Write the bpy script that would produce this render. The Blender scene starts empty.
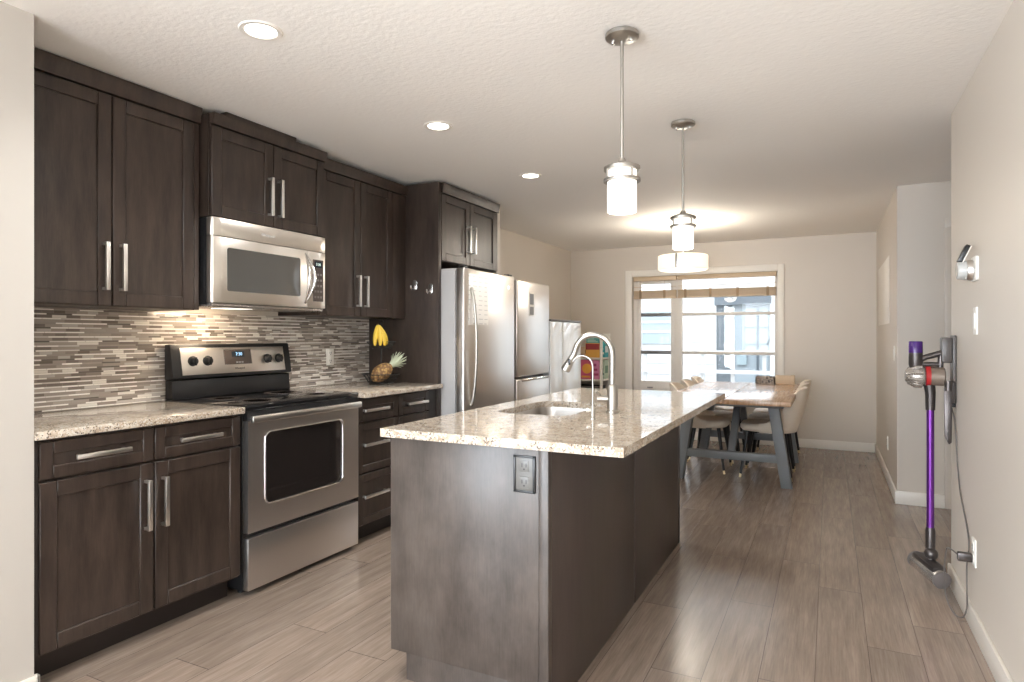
import bpy, bmesh, math, random
from mathutils import Vector, Matrix
random.seed(7)
S = bpy.context.scene
C = S.collection
PI = math.pi

# ------------------------------------------------------------------ camera
cam = bpy.data.cameras.new('camera')
cam_o = bpy.data.objects.new('camera', cam); C.objects.link(cam_o)
cam.sensor_width = 36.0
cam.lens = 634.5 / 1024 * 36
cam.shift_y = -4.6 / 1024
cam.clip_start = 0.02
cam_o.location = (0, 0, 1.25)
cam_o.rotation_euler = (PI / 2, 0, 0.4643)
S.camera = cam_o

# ------------------------------------------------------------------ light + exposure
S.view_settings.view_transform = 'Standard'
S.view_settings.look = 'None'
S.view_settings.exposure = 0.12
S.view_settings.gamma = 1.0
S.view_settings.use_curve_mapping = False
S.cycles.use_denoising = True
S.cycles.max_bounces = 10
S.cycles.diffuse_bounces = 6
S.cycles.sample_clamp_indirect = 6.0
S.cycles.caustics_reflective = False
S.cycles.caustics_refractive = False

W = bpy.data.worlds.new('sky'); S.world = W; W.use_nodes = True
bgn = W.node_tree.nodes['Background']
bgn.inputs[0].default_value = (0.86, 0.93, 1.0, 1)
bgn.inputs[1].default_value = 7.5


def area(name, loc, rot, sx, sy, power, col=(1, 1, 1), spread=PI, portal=False):
    l = bpy.data.lights.new(name, 'AREA'); l.shape = 'RECTANGLE'; l.size = sx; l.size_y = sy
    l.energy = power; l.color = col; l.spread = spread
    if portal: l.cycles.is_portal = True
    o = bpy.data.objects.new(name, l); C.objects.link(o); o.location = loc; o.rotation_euler = rot
    return o


# daylight entering by the window behind the camera
area('daylight_rear_window', (-0.95, -3.38, 1.2), (-PI / 2, 0, PI), 2.6, 2.0, 100, (0.82, 0.91, 1.0))
area('added_left_fill', (-2.40, -1.9, 1.2), (PI / 2, 0, -PI / 2), 1.9, 1.7, 310, (0.82, 0.91, 1.0))  # lamp added out of view on the left to brighten the right wall
area('dining_window_portal', (-1.385, 7.855, 1.25), (-PI / 2, 0, 0), 1.7, 1.5, 1, portal=True)


def point(name, loc, power, r, col=(1, 0.92, 0.80)):
    l = bpy.data.lights.new(name, 'POINT'); l.energy = power; l.shadow_soft_size = r; l.color = col
    o = bpy.data.objects.new(name, l); C.objects.link(o); o.location = loc
    return o


# ------------------------------------------------------------------ material helpers
def srgb(r, g, b):
    f = lambda c: (c / 255 / 12.92) if c / 255 <= 0.04045 else ((c / 255 + 0.055) / 1.055) ** 2.4
    return (f(r), f(g), f(b), 1)


class NT:
    def __init__(s, name):
        s.m = bpy.data.materials.new(name); s.m.use_nodes = True
        s.t = s.m.node_tree; s.b = s.t.nodes['Principled BSDF']
        s._co = None

    def n(s, typ, **kw):
        x = s.t.nodes.new(typ)
        for k, v in kw.items(): setattr(x, k, v)
        return x

    def l(s, a, b): s.t.links.new(a, b)

    def setin(s, sock, v):
        if hasattr(v, 'is_output') or isinstance(v, bpy.types.NodeSocket): s.l(v, sock)
        else: sock.default_value = v

    def math(s, op, a, b=0.0, c=None):
        x = s.n('ShaderNodeMath', operation=op)
        s.setin(x.inputs[0], a); s.setin(x.inputs[1], b)
        if c is not None: s.setin(x.inputs[2], c)
        return x.outputs[0]

    def co(s):
        if s._co is None: s._co = s.n('ShaderNodeTexCoord').outputs['Object']
        return s._co

    def scaled(s, v):
        x = s.n('ShaderNodeMapping'); x.inputs['Scale'].default_value = v
        s.l(s.co(), x.inputs['Vector']); return x.outputs[0]

    def noise(s, vec, scale, detail=3, rough=0.5):
        x = s.n('ShaderNodeTexNoise'); s.l(vec, x.inputs['Vector'])
        x.inputs['Scale'].default_value = scale; x.inputs['Detail'].default_value = detail
        x.inputs['Roughness'].default_value = rough
        return x.outputs['Fac']

    def ramp(s, fac, stops, interp='LINEAR'):
        x = s.n('ShaderNodeValToRGB'); x.color_ramp.interpolation = interp
        el = x.color_ramp.elements
        while len(el) > 1: el.remove(el[-1])
        el[0].position, el[0].color = stops[0]
        for p, c in stops[1:]:
            e = el.new(p); e.color = c
        s.l(fac, x.inputs[0]); return x.outputs[0]

    def mix(s, fac, a, b, mode='MIX'):
        x = s.n('ShaderNodeMix', data_type='RGBA', blend_type=mode)
        s.setin(x.inputs[0], fac); s.setin(x.inputs[6], a); s.setin(x.inputs[7], b)
        return x.outputs[2]

    def bump(s, h, strength, dist=0.002):
        x = s.n('ShaderNodeBump'); x.inputs['Strength'].default_value = strength
        x.inputs['Distance'].default_value = dist
        s.l(h, x.inputs['Height']); s.l(x.outputs[0], s.b.inputs['Normal'])

    def set(s, **kw):
        for k, v in kw.items():
            s.setin(s.b.inputs[k.replace('_', ' ')], v)
        return s


def simple(name, col, rough=0.5, metal=0.0, spec=0.5, emit=None, es=0.0, coat=0.0):
    k = NT(name)
    k.set(Base_Color=col, Roughness=rough, Metallic=metal)
    k.b.inputs['Specular IOR Level'].default_value = spec
    if emit:
        k.b.inputs['Emission Color'].default_value = emit
        k.b.inputs['Emission Strength'].default_value = es
    if coat: k.b.inputs['Coat Weight'].default_value = coat; k.b.inputs['Coat Roughness'].default_value = 0.08
    return k.m


def paint(name, col, rough=0.55, bscale=220, bs=0.12):
    k = NT(name); k.set(Base_Color=col, Roughness=rough)
    k.bump(k.noise(k.co(), bscale, 2), bs, 0.0015); return k.m


def wood_dark(name, c1, c2, rough=0.38, stretch=(9, 9, 1.6)):
    k = NT(name)
    v = k.scaled(stretch)
    n1 = k.noise(v, 2.2, 5, 0.6)
    n2 = k.noise(k.scaled((60, 60, 4)), 4, 3, 0.6)
    f = k.math('ADD', k.math('MULTIPLY', n1, 0.75), k.math('MULTIPLY', n2, 0.25))
    k.set(Base_Color=k.ramp(f, [(0.3, c1), (0.7, c2)]), Roughness=rough)
    k.b.inputs['Specular IOR Level'].default_value = 0.45
    k.bump(n2, 0.05, 0.001)
    return k.m


def steel(name, col, rough, stretch=(2, 2, 160), amp=0.05):
    k = NT(name)
    n = k.noise(k.scaled(stretch), 3, 2)
    k.set(Base_Color=col, Metallic=1.0, Roughness=k.math('ADD', rough - amp / 2, k.math('MULTIPLY', n, amp)))
    return k.m


M = {}
M['wall'] = paint('wall_paint', srgb(208, 199, 188), 0.42)
M['wall_dimmed'] = paint('wall_paint_dimmed', srgb(184, 179, 172), 0.5)  # same wall paint, colour darkened to offset strong light on the near left wall
M['trim'] = simple('trim_white', srgb(234, 229, 221), 0.35)
M['cab'] = wood_dark('espresso_wood', srgb(35, 28, 24), srgb(71, 59, 52), 0.33)
M['cab_edge'] = wood_dark('espresso_edge', srgb(86, 74, 66), srgb(104, 92, 84), 0.3)
M['isl_front'] = wood_dark('island_veneer', srgb(56, 49, 45), srgb(92, 83, 77), 0.34, (4, 4, 2.2))
M['isl_side'] = wood_dark('island_side_veneer', srgb(60, 51, 47), srgb(74, 64, 59), 0.34)
M['toe'] = simple('toe_kick_dark', srgb(36, 29, 26), 0.45)
M['nickel'] = steel('brushed_nickel', (0.86, 0.83, 0.79, 1), 0.30, (4, 4, 60))
M['steel'] = steel('stainless_steel', (0.60, 0.575, 0.55, 1), 0.24)
M['steel_mw'] = steel('stainless_microwave', (0.84, 0.79, 0.73, 1), 0.30, amp=.0)
M['steel_dk'] = steel('stainless_range', (0.66, 0.62, 0.59, 1), 0.36, amp=.03)
M['fridge_steel'] = steel('fridge_steel', (0.72, 0.68, 0.645, 1), 0.29, (2, 2, 120), 0.0)
M['fridge_side'] = simple('fridge_side_grey', srgb(176, 175, 176), 0.4)
M['sink_steel'] = steel('sink_steel', (0.50, 0.47, 0.44, 1), 0.33, amp=.0)
M['lamp_nickel'] = steel('lamp_nickel', (0.46, 0.435, 0.40, 1), 0.34, (4, 4, 60))
M['ink_pale'] = simple('ink_pale', srgb(206, 203, 200), 0.6)
M['chrome'] = simple('chrome', (0.85, 0.84, 0.83, 1), 0.12, 1.0)
M['black'] = simple('black_plastic', (0.012, 0.012, 0.013, 1), 0.32)
M['black_gloss'] = simple('black_ceramic_glass', (0.008, 0.008, 0.009, 1), 0.06, 0, 0.6)
M['oven_glass'] = simple('oven_glass', (0.016, 0.013, 0.012, 1), 0.05, 0, 0.8)
M['mw_glass'] = simple('microwave_glass', (0.075, 0.072, 0.066, 1), 0.10, 0, 1.0)
M['outlet_grey'] = simple('outlet_grey', srgb(104, 102, 99), 0.4)
M['clear_cap'] = simple('clear_cap', srgb(190, 190, 187), 0.15)
M['dock_grey'] = simple('dock_grey', srgb(82, 76, 73), 0.35)
M['display_grey'] = simple('display_grey', srgb(74, 66, 62), 0.25)
M['display_dark'] = simple('display_dark', (0.01, 0.018, 0.028, 1), 0.12)
M['digit'] = simple('display_digits', (0.3, 0.5, 0.7, 1), 0.4, emit=(0.45, 0.72, 1.0, 1), es=1.2)
M['digit_pale'] = simple('display_digits_pale', (0.5, 0.6, 0.55, 1), 0.4, emit=(0.7, 0.85, 0.8, 1), es=0.7)
M['ink'] = simple('ink_dark', srgb(60, 54, 50), 0.5)
M['ink_grey'] = simple('ink_grey', srgb(150, 150, 152), 0.6)
M['white_plastic'] = simple('white_plastic', srgb(240, 237, 230), 0.35)
M['white_gloss'] = simple('white_gloss', srgb(232, 233, 233), 0.12, 0, 0.7, coat=0.5)
M['glass_white'] = simple('opal_glass', (0.95, 0.92, 0.86, 1), 0.3, emit=(1.0, 0.93, 0.82, 1), es=1.15)
M['drum_white'] = simple('drum_opal', (0.95, 0.90, 0.80, 1), 0.4, emit=(1.0, 0.88, 0.70, 1), es=0.72)
M['led'] = simple('downlight_lens', (1, 1, 1, 1), 0.4, emit=(1.0, 0.96, 0.88, 1), es=7.0)
M['paper'] = simple('paper', srgb(236, 232, 226), 0.7)
M['cord'] = simple('cord_grey', srgb(96, 90, 86), 0.5)
M['gunmetal'] = simple('gunmetal', srgb(84, 78, 76), 0.32, 0.7)
M['plastic_grey'] = simple('plastic_grey', srgb(104, 98, 96), 0.35)
M['silver_plastic'] = simple('silver_plastic', srgb(176, 170, 164), 0.25, 0.75)
M['red_plastic'] = simple('red_plastic', srgb(176, 38, 40), 0.35)
M['purple_metal'] = simple('purple_tube', (0.15, 0.035, 0.25, 1), 0.34, 0.7)
M['purple_plastic'] = simple('purple_plastic', (0.06, 0.018, 0.16, 1), 0.2)
M['bin_smoke'] = simple('dust_bin_smoke', srgb(140, 126, 115), 0.15, 0.4)
M['table_grey'] = paint('table_frame_grey', srgb(124, 129, 134), 0.42, 80, 0.1)
M['fabric'] = paint('cream_fabric', srgb(243, 232, 217), 0.85, 420, 0.35)
M['leg_black'] = simple('chair_leg_black', (0.01, 0.01, 0.012, 1), 0.4)
M['gold'] = simple('brass_cap', (0.72, 0.58, 0.36, 1), 0.3, 1.0)
M['yellow_rubber'] = simple('yellow_pad', srgb(190, 190, 70), 0.7)
M['banana'] = simple('banana_peel', srgb(214, 180, 62), 0.5)
M['banana_tip'] = simple('banana_tip', srgb(96, 78, 34), 0.7)
M['pine_leaf'] = simple('pineapple_leaf', srgb(188, 196, 170), 0.6)
M['wire_black'] = simple('black_wire', (0.012, 0.011, 0.010, 1), 0.4)
M['ceil_rod'] = M['nickel']
M['blind'] = simple('blind_tan', srgb(206, 184, 156), 0.6)
M['blind_cord'] = simple('blind_cord', srgb(150, 126, 98), 0.7)
M['win_grey'] = simple('window_sash_grey', srgb(224, 219, 212), 0.4)
M['win_dark'] = simple('window_rail_dark', srgb(120, 120, 122), 0.4)
M['ext_white'] = simple('siding_white', srgb(142, 143, 143), 0.7)
M['ext_grey'] = simple('exterior_grey_panel', srgb(62, 69, 74), 0.6)
M['ext_blue'] = simple('exterior_blue_grey', srgb(48, 57, 64), 0.5)
M['ext_teal'] = simple('exterior_glass_tint', srgb(104, 117, 121), 0.25)
M['ext_ground'] = simple('exterior_ground', srgb(150, 149, 146), 0.9)
M['ext_door'] = simple('exterior_door_grey', srgb(104, 113, 118), 0.5)
M['kraft'] = simple('cream_card', srgb(222, 200, 172), 0.7)


def ceiling_mat():
    k = NT('ceiling_knockdown')
    k.set(Base_Color=srgb(243, 240, 236), Roughness=0.8)
    n = k.noise(k.co(), 55, 3, 0.55); n2 = k.noise(k.scaled((1, 2.0, 1)), 26, 2)
    k.bump(k.math('ADD', n, n2), 0.3, 0.004); return k.m


M['ceil'] = ceiling_mat()


def floor_mat():
    k = NT('laminate_planks')
    sp = k.n('ShaderNodeSeparateXYZ'); k.l(k.co(), sp.inputs[0])
    x, y = sp.outputs[0], sp.outputs[1]
    u = k.math('DIVIDE', k.math('ADD', x, 20.03), 0.185)
    ci = k.math('FLOOR', u)
    wn = k.n('ShaderNodeTexWhiteNoise', noise_dimensions='1D'); k.l(ci, wn.inputs['W'])
    v = k.math('ADD', k.math('DIVIDE', k.math('ADD', y, 20.0), 1.38), wn.outputs['Value'])
    ri = k.math('FLOOR', v)
    wn2 = k.n('ShaderNodeTexWhiteNoise', noise_dimensions='2D')
    cb = k.n('ShaderNodeCombineXYZ'); k.l(ci, cb.inputs[0]); k.l(ri, cb.inputs[1]); k.l(cb.outputs[0], wn2.inputs['Vector'])
    rnd = wn2.outputs['Value']
    # grain shifted per plank
    off = k.n('ShaderNodeCombineXYZ'); k.l(k.math('MULTIPLY', rnd, 37.0), off.inputs[0]); k.l(k.math('MULTIPLY', rnd, 91.0), off.inputs[1])
    add = k.n('ShaderNodeVectorMath', operation='ADD'); k.l(k.co(), add.inputs[0]); k.l(off.outputs[0], add.inputs[1])
    mp = k.n('ShaderNodeMapping'); mp.inputs['Scale'].default_value = (16, 1.3, 1); k.l(add.outputs[0], mp.inputs['Vector'])
    g1 = k.noise(mp.outputs[0], 2.0, 6, 0.62)
    mp2 = k.n('ShaderNodeMapping'); mp2.inputs['Scale'].default_value = (90, 3.0, 1); k.l(add.outputs[0], mp2.inputs['Vector'])
    g2 = k.noise(mp2.outputs[0], 2.0, 3, 0.6)
    g = k.math('ADD', k.math('MULTIPLY', g1, 0.65), k.math('MULTIPLY', g2, 0.35))
    base = k.ramp(g, [(0.25, srgb(116, 101, 90)), (0.5, srgb(144, 128, 115)), (0.77, srgb(170, 155, 142))])
    tint = k.ramp(rnd, [(0, (0.86, 0.86, 0.86, 1)), (1, (1.10, 1.09, 1.08, 1))])
    col = k.mix(1.0, base, tint, 'MULTIPLY')
    fu = k.math('FRACT', u); fv = k.math('FRACT', v)
    su = k.math('LESS_THAN', fu, 0.012); sv = k.math('LESS_THAN', fv, 0.0022)
    seam = k.math('MAXIMUM', su, sv)
    col = k.mix(k.math('MULTIPLY', seam, 0.75), col, srgb(52, 44, 39))
    k.set(Base_Color=col, Roughness=k.math('ADD', 0.16, k.math('MULTIPLY', g, 0.14)))
    k.b.inputs['Specular IOR Level'].default_value = 0.62
    h = k.math('SUBTRACT', k.math('MULTIPLY', g, 0.5), seam)
    k.bump(h, 0.16, 0.002)
    return k.m


M['floor'] = floor_mat()


def mosaic_mat():
    k = NT('linear_mosaic_tile')
    sp = k.n('ShaderNodeSeparateXYZ'); k.l(k.co(), sp.inputs[0])
    y, z = sp.outputs[1], sp.outputs[2]
    # courses alternate thick (13.5 mm) and thin (7 mm)
    p = k.math('DIVIDE', z, 0.0205); pi_ = k.math('FLOOR', p); pf = k.math('FRACT', p)
    thin = k.math('GREATER_THAN', pf, 0.66)
    ri = k.math('ADD', k.math('MULTIPLY', pi_, 2.0), thin)
    wn = k.n('ShaderNodeTexWhiteNoise', noise_dimensions='1D'); k.l(ri, wn.inputs['W'])
    w = k.math('ADD', k.math('ADD', 0.045, k.math('MULTIPLY', wn.outputs['Value'], 0.06)), k.math('MULTIPLY', thin, 0.02))
    c = k.math('ADD', k.math('DIVIDE', k.math('ADD', y, 5.0), w), k.math('MULTIPLY', wn.outputs['Value'], 71.3))
    ci = k.math('FLOOR', c); fc = k.math('FRACT', c)
    cb = k.n('ShaderNodeCombineXYZ'); k.l(ri, cb.inputs[0]); k.l(ci, cb.inputs[1])
    wn2 = k.n('ShaderNodeTexWhiteNoise', noise_dimensions='2D'); k.l(cb.outputs[0], wn2.inputs['Vector'])
    thick_col = k.ramp(wn2.outputs['Value'], [
        (0.0, srgb(150, 140, 132)), (0.25, srgb(170, 161, 152)), (0.45, srgb(120, 110, 102)), (0.62, srgb(184, 177, 170)),
        (0.80, srgb(158, 147, 137)), (0.92, srgb(222, 216, 207))], 'CONSTANT')
    thin_col = k.ramp(wn2.outputs['Value'], [
        (0.0, srgb(244, 239, 231)), (0.5, srgb(156, 146, 137)), (0.68, srgb(98, 89, 83)), (0.82, srgb(206, 199, 190))], 'CONSTANT')
    col = k.mix(thin, thick_col, thin_col)
    gx = k.math('LESS_THAN', k.math('MULTIPLY', fc, w), 0.0014)
    gz = k.math('MAXIMUM', k.math('LESS_THAN', pf, 0.05), k.math('LESS_THAN', k.math('ABSOLUTE', k.math('SUBTRACT', pf, 0.685)), 0.025))
    gr = k.math('MAXIMUM', gx, gz)
    col = k.mix(gr, col, srgb(150, 140, 130))
    rough = k.math('ADD', 0.14, k.math('MULTIPLY', k.math('GREATER_THAN', wn2.outputs['Value'], 0.5), 0.16))
    k.set(Base_Color=col, Roughness=k.math('ADD', rough, k.math('MULTIPLY', gr, 0.4)))
    tilt = k.math('MULTIPLY', wn2.outputs['Value'], 0.4)
    k.bump(k.math('SUBTRACT', tilt, gr), 0.35, 0.002)
    return k.m


M['mosaic'] = mosaic_mat()


def granite_mat():
    k = NT('cream_granite')
    n = k.noise(k.co(), 26, 4, 0.6)
    base = k.ramp(n, [(0.32, srgb(158, 139, 119)), (0.5, srgb(184, 169, 151)), (0.68, srgb(202, 191, 176))])
    v = k.n('ShaderNodeTexVoronoi'); k.l(k.co(), v.inputs['Vector']); v.inputs['Scale'].default_value = 210
    sepc = k.n('ShaderNodeSeparateColor'); k.l(v.outputs['Color'], sepc.inputs[0])
    n3 = k.noise(k.co(), 75, 3, 0.65)
    dark = k.math('MULTIPLY', k.math('LESS_THAN', sepc.outputs[0], 0.24), k.math('GREATER_THAN', n3, 0.50))
    white = k.math('GREATER_THAN', sepc.outputs[1], 0.74)
    col = k.mix(k.math('MULTIPLY', white, 0.75), base, srgb(208, 203, 195))
    col = k.mix(k.math('MULTIPLY', dark, 0.85), col, srgb(82, 70, 62))
    k.set(Base_Color=col, Roughness=0.07)
    k.b.inputs['Specular IOR Level'].default_value = 0.75
    return k.m


M['granite'] = granite_mat()


def tabletop_mat():
    k = NT('table_top_wood')
    sp = k.n('ShaderNodeSeparateXYZ'); k.l(k.co(), sp.inputs[0])
    pi = k.math('FLOOR', k.math('DIVIDE', k.math('ADD', sp.outputs[0], 5.0), 0.125))
    wn = k.n('ShaderNodeTexWhiteNoise', noise_dimensions='1D'); k.l(pi, wn.inputs['W'])
    g = k.noise(k.scaled((22, 1.2, 5)), 2.4, 5, 0.6)
    col = k.ramp(g, [(0.3, srgb(150, 116, 86)), (0.7, srgb(196, 164, 132))])
    col = k.mix(1.0, col, k.ramp(wn.outputs['Value'], [(0, (0.88, 0.86, 0.85, 1)), (1, (1.08, 1.05, 1.03, 1))]), 'MULTIPLY')
    k.set(Base_Color=col, Roughness=0.22); k.b.inputs['Specular IOR Level'].default_value = 0.6
    return k.m


M['tabletop'] = tabletop_mat()


def glass_mat():
    k = NT('window_glass')
    tr = k.n('ShaderNodeBsdfTransparent'); gl = k.n('ShaderNodeBsdfGlossy'); gl.inputs['Roughness'].default_value = 0.02
    fr = k.n('ShaderNodeFresnel'); fr.inputs['IOR'].default_value = 1.35
    mx = k.n('ShaderNodeMixShader'); k.l(fr.outputs[0], mx.inputs[0]); k.l(tr.outputs[0], mx.inputs[1]); k.l(gl.outputs[0], mx.inputs[2])
    k.l(mx.outputs[0], k.t.nodes['Material Output'].inputs['Surface']); return k.m


M['glass'] = glass_mat()


def pineapple_mat():
    k = NT('pineapple_skin')
    v = k.n('ShaderNodeTexVoronoi'); k.l(k.co(), v.inputs['Vector']); v.inputs['Scale'].default_value = 55
    k.set(Base_Color=k.ramp(v.outputs['Distance'], [(0.0, srgb(196, 160, 96)), (0.6, srgb(112, 82, 52))]), Roughness=0.7)
    k.bump(k.math('SUBTRACT', 1.0, v.outputs['Distance']), 0.6, 0.004); return k.m


M['pineapple'] = pineapple_mat()


def tex_pattern(name, cols, scale):
    k = NT(name)
    n = k.noise(k.co(), scale, 3, 0.6)
    st = [(0.30 + 0.40 * i / max(1, len(cols) - 1), c) for i, c in enumerate(cols)]
    k.set(Base_Color=k.ramp(n, st, 'CONSTANT'), Roughness=0.5); return k.m


M['tray_pattern'] = tex_pattern('patterned_tray', [srgb(54, 50, 50), srgb(176, 164, 150), srgb(92, 80, 72), srgb(222, 214, 204)], 45)


# ------------------------------------------------------------------ mesh helpers
def box(bm, x0, x1, y0, y1, z0, z1, bev=0.0, seg=2):
    t = bmesh.new()
    bmesh.ops.create_cube(t, size=1.0)
    for v in t.verts:
        v.co = Vector((x0 + (v.co.x + .5) * (x1 - x0), y0 + (v.co.y + .5) * (y1 - y0), z0 + (v.co.z + .5) * (z1 - z0)))
    if bev > 0:
        bmesh.ops.bevel(t, geom=list(t.edges), offset=bev, segments=seg, profile=0.5, affect='EDGES')
    merge(bm, t)
    return bm


def merge(bm, t, mat=None):
    if mat is not None: bmesh.ops.transform(t, matrix=mat, verts=t.verts)
    mp = {}
    for v in t.verts: mp[v] = bm.verts.new(v.co)
    for f in t.faces:
        try: bm.faces.new([mp[v] for v in f.verts])
        except ValueError: pass
    t.free()


def B(*a, **k):
    bm = bmesh.new()
    if a: box(bm, *a, **k)
    return bm


def tube(bm, pts, r, seg=10, cap=True):
    """sweep; r a number or list"""
    pts = [Vector(p) for p in pts]; n = len(pts)
    rs = r if isinstance(r, (list, tuple)) else [r] * n
    rings = []; up = None
    for i, p in enumerate(pts):
        d = (pts[min(i + 1, n - 1)] - pts[max(i - 1, 0)]).normalized()
        if up is None:
            up = Vector((0, 0, 1)) if abs(d.z) < 0.9 else Vector((1, 0, 0))
        a = d.cross(up)
        if a.length < 1e-6: a = d.cross(Vector((0, 1, 0)))
        a.normalize(); b = a.cross(d).normalized(); up = b
        rings.append([bm.verts.new(p + rs[i] * (math.cos(2 * PI * k / seg) * a + math.sin(2 * PI * k / seg) * b)) for k in range(seg)])
    for i in range(n - 1):
        for k in range(seg):
            bm.faces.new((rings[i][k], rings[i][(k + 1) % seg], rings[i + 1][(k + 1) % seg], rings[i + 1][k]))
    if cap:
        bm.faces.new(rings[0][::-1]); bm.faces.new(rings[-1])
    return bm


def lathe(bm, prof, c=(0, 0, 0), axis='z', seg=32, flip=False):
    """prof: list of (r, h) along axis; closed with caps where r==0"""
    c = Vector(c); rings = []
    for r, h in prof:
        if r < 1e-6:
            p = {'z': Vector((0, 0, h)), 'x': Vector((h, 0, 0)), 'y': Vector((0, h, 0))}[axis]
            rings.append([bm.verts.new(c + p)])
        else:
            ring = []
            for k in range(seg):
                a = 2 * PI * k / seg; u, w = r * math.cos(a), r * math.sin(a)
                p = {'z': Vector((u, w, h)), 'x': Vector((h, u, w)), 'y': Vector((w, h, u))}[axis]
                ring.append(bm.verts.new(c + p))
            rings.append(ring)
    for a, b in zip(rings, rings[1:]):
        for k in range(seg):
            k2 = (k + 1) % seg
            if len(a) == 1 and len(b) == 1: continue
            if len(a) == 1: bm.faces.new((a[0], b[k2], b[k]))
            elif len(b) == 1: bm.faces.new((a[k], a[k2], b[0]))
            else: bm.faces.new((a[k], a[k2], b[k2], b[k]))
    if len(rings[0]) > 1: bm.faces.new(rings[0][::-1])
    if len(rings[-1]) > 1: bm.faces.new(rings[-1])
    bmesh.ops.recalc_face_normals(bm, faces=bm.faces)
    return bm


def prism(bm, poly, axis, a0, a1, bev=0.0):
    """extrude 2-D polygon along axis. axis x: poly=(y,z); y: (x,z); z: (x,y)"""
    t = bmesh.new()
    f = {'x': lambda p, a: (a, p[0], p[1]), 'y': lambda p, a: (p[0], a, p[1]), 'z': lambda p, a: (p[0], p[1], a)}[axis]
    lo = [t.verts.new(f(p, a0)) for p in poly]; hi = [t.verts.new(f(p, a1)) for p in poly]
    t.faces.new(lo); t.faces.new(hi[::-1])
    n = len(poly)
    for i in range(n): t.faces.new((lo[i], hi[i], hi[(i + 1) % n], lo[(i + 1) % n]))
    bmesh.ops.recalc_face_normals(t, faces=t.faces)
    if bev: bmesh.ops.bevel(t, geom=list(t.edges), offset=bev, segments=2, profile=0.5, affect='EDGES')
    merge(bm, t); return bm


def rrect(x0, x1, y0, y1, r, n=6):
    pts = []
    for cx, cy, a0 in ((x1 - r, y1 - r, 0), (x0 + r, y1 - r, PI / 2), (x0 + r, y0 + r, PI), (x1 - r, y0 + r, 1.5 * PI)):
        for i in range(n + 1):
            a = a0 + PI / 2 * i / n
            pts.append((cx + r * math.cos(a), cy + r * math.sin(a)))
    return pts


def loft(bm, loops, closed_end=True):
    rings = [[bm.verts.new(p) for p in lp] for lp in loops]
    n = len(rings[0])
    for a, b in zip(rings, rings[1:]):
        for k in range(n): bm.faces.new((a[k], a[(k + 1) % n], b[(k + 1) % n], b[k]))
    if closed_end: bm.faces.new(rings[-1])
    return rings


def rootloc(o):
    v = Vector((0, 0, 0))
    while o is not None: v += o.location; o = o.parent
    return v


def obj(name, bm, mat, parent=None, local=False, smooth=38):
    if parent is not None and not local:
        bmesh.ops.translate(bm, vec=-rootloc(parent), verts=bm.verts)
    me = bpy.data.meshes.new(name); bm.to_mesh(me); bm.free()
    me.materials.append(M[mat] if isinstance(mat, str) else mat)
    me.polygons.foreach_set('use_smooth', [True] * len(me.polygons))
    me.set_sharp_from_angle(angle=math.radians(smooth))
    o = bpy.data.objects.new(name, me); C.objects.link(o)
    if parent is not None: o.parent = parent
    return o


def thing(name, label, cat, loc=(0, 0, 0), rz=0, group=None):
    o = bpy.data.objects.new(name, None); C.objects.link(o); o.empty_display_size = 0.05
    o.location = loc; o.rotation_euler = (0, 0, rz)
    o['label'] = label; o['category'] = cat
    if group: o['group'] = group
    return o


def solo(name, bm, mat, label, cat, loc=(0, 0, 0), group=None):
    """a thing of one mesh, origin at loc"""
    bmesh.ops.translate(bm, vec=-Vector(loc), verts=bm.verts)
    o = obj(name, bm, mat); o.location = loc
    o['label'] = label; o['category'] = cat
    if group: o['group'] = group
    return o


def struct(name, bm, mat, parent=None):
    o = obj(name, bm, mat, parent)
    if parent is None: o['kind'] = 'structure'
    return o


def dup(root, loc, rz, label, group=None):
    r = root.copy(); C.objects.link(r); r.location = loc; r.rotation_euler = (0, 0, rz); r['label'] = label
    if group: r['group'] = group
    for ch in list(root.children):
        c = ch.copy(); C.objects.link(c); c.parent = r
        for g in ch.children:
            d = g.copy(); C.objects.link(d); d.parent = c
    return r


def text_bm(s, size, mat4, extrude=0.0006):
    cu = bpy.data.curves.new('lettering', 'FONT'); cu.body = s; cu.size = size; cu.extrude = extrude
    cu.align_x = 'CENTER'; cu.align_y = 'CENTER'
    o = bpy.data.objects.new('lettering', cu); C.objects.link(o)
    dg = bpy.context.evaluated_depsgraph_get(); dg.update()
    me = bpy.data.meshes.new_from_object(o.evaluated_get(dg))
    bm = bmesh.new(); bm.from_mesh(me)
    bmesh.ops.transform(bm, matrix=mat4, verts=bm.verts)
    bpy.data.objects.remove(o); bpy.data.curves.remove(cu); bpy.data.meshes.remove(me)
    return bm


def facing_x(x, y, z):   # text on a surface that faces +X, reading along +Y
    return Matrix(((0, 0, 1, x), (1, 0, 0, y), (0, 1, 0, z), (0, 0, 0, 1)))


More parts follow.
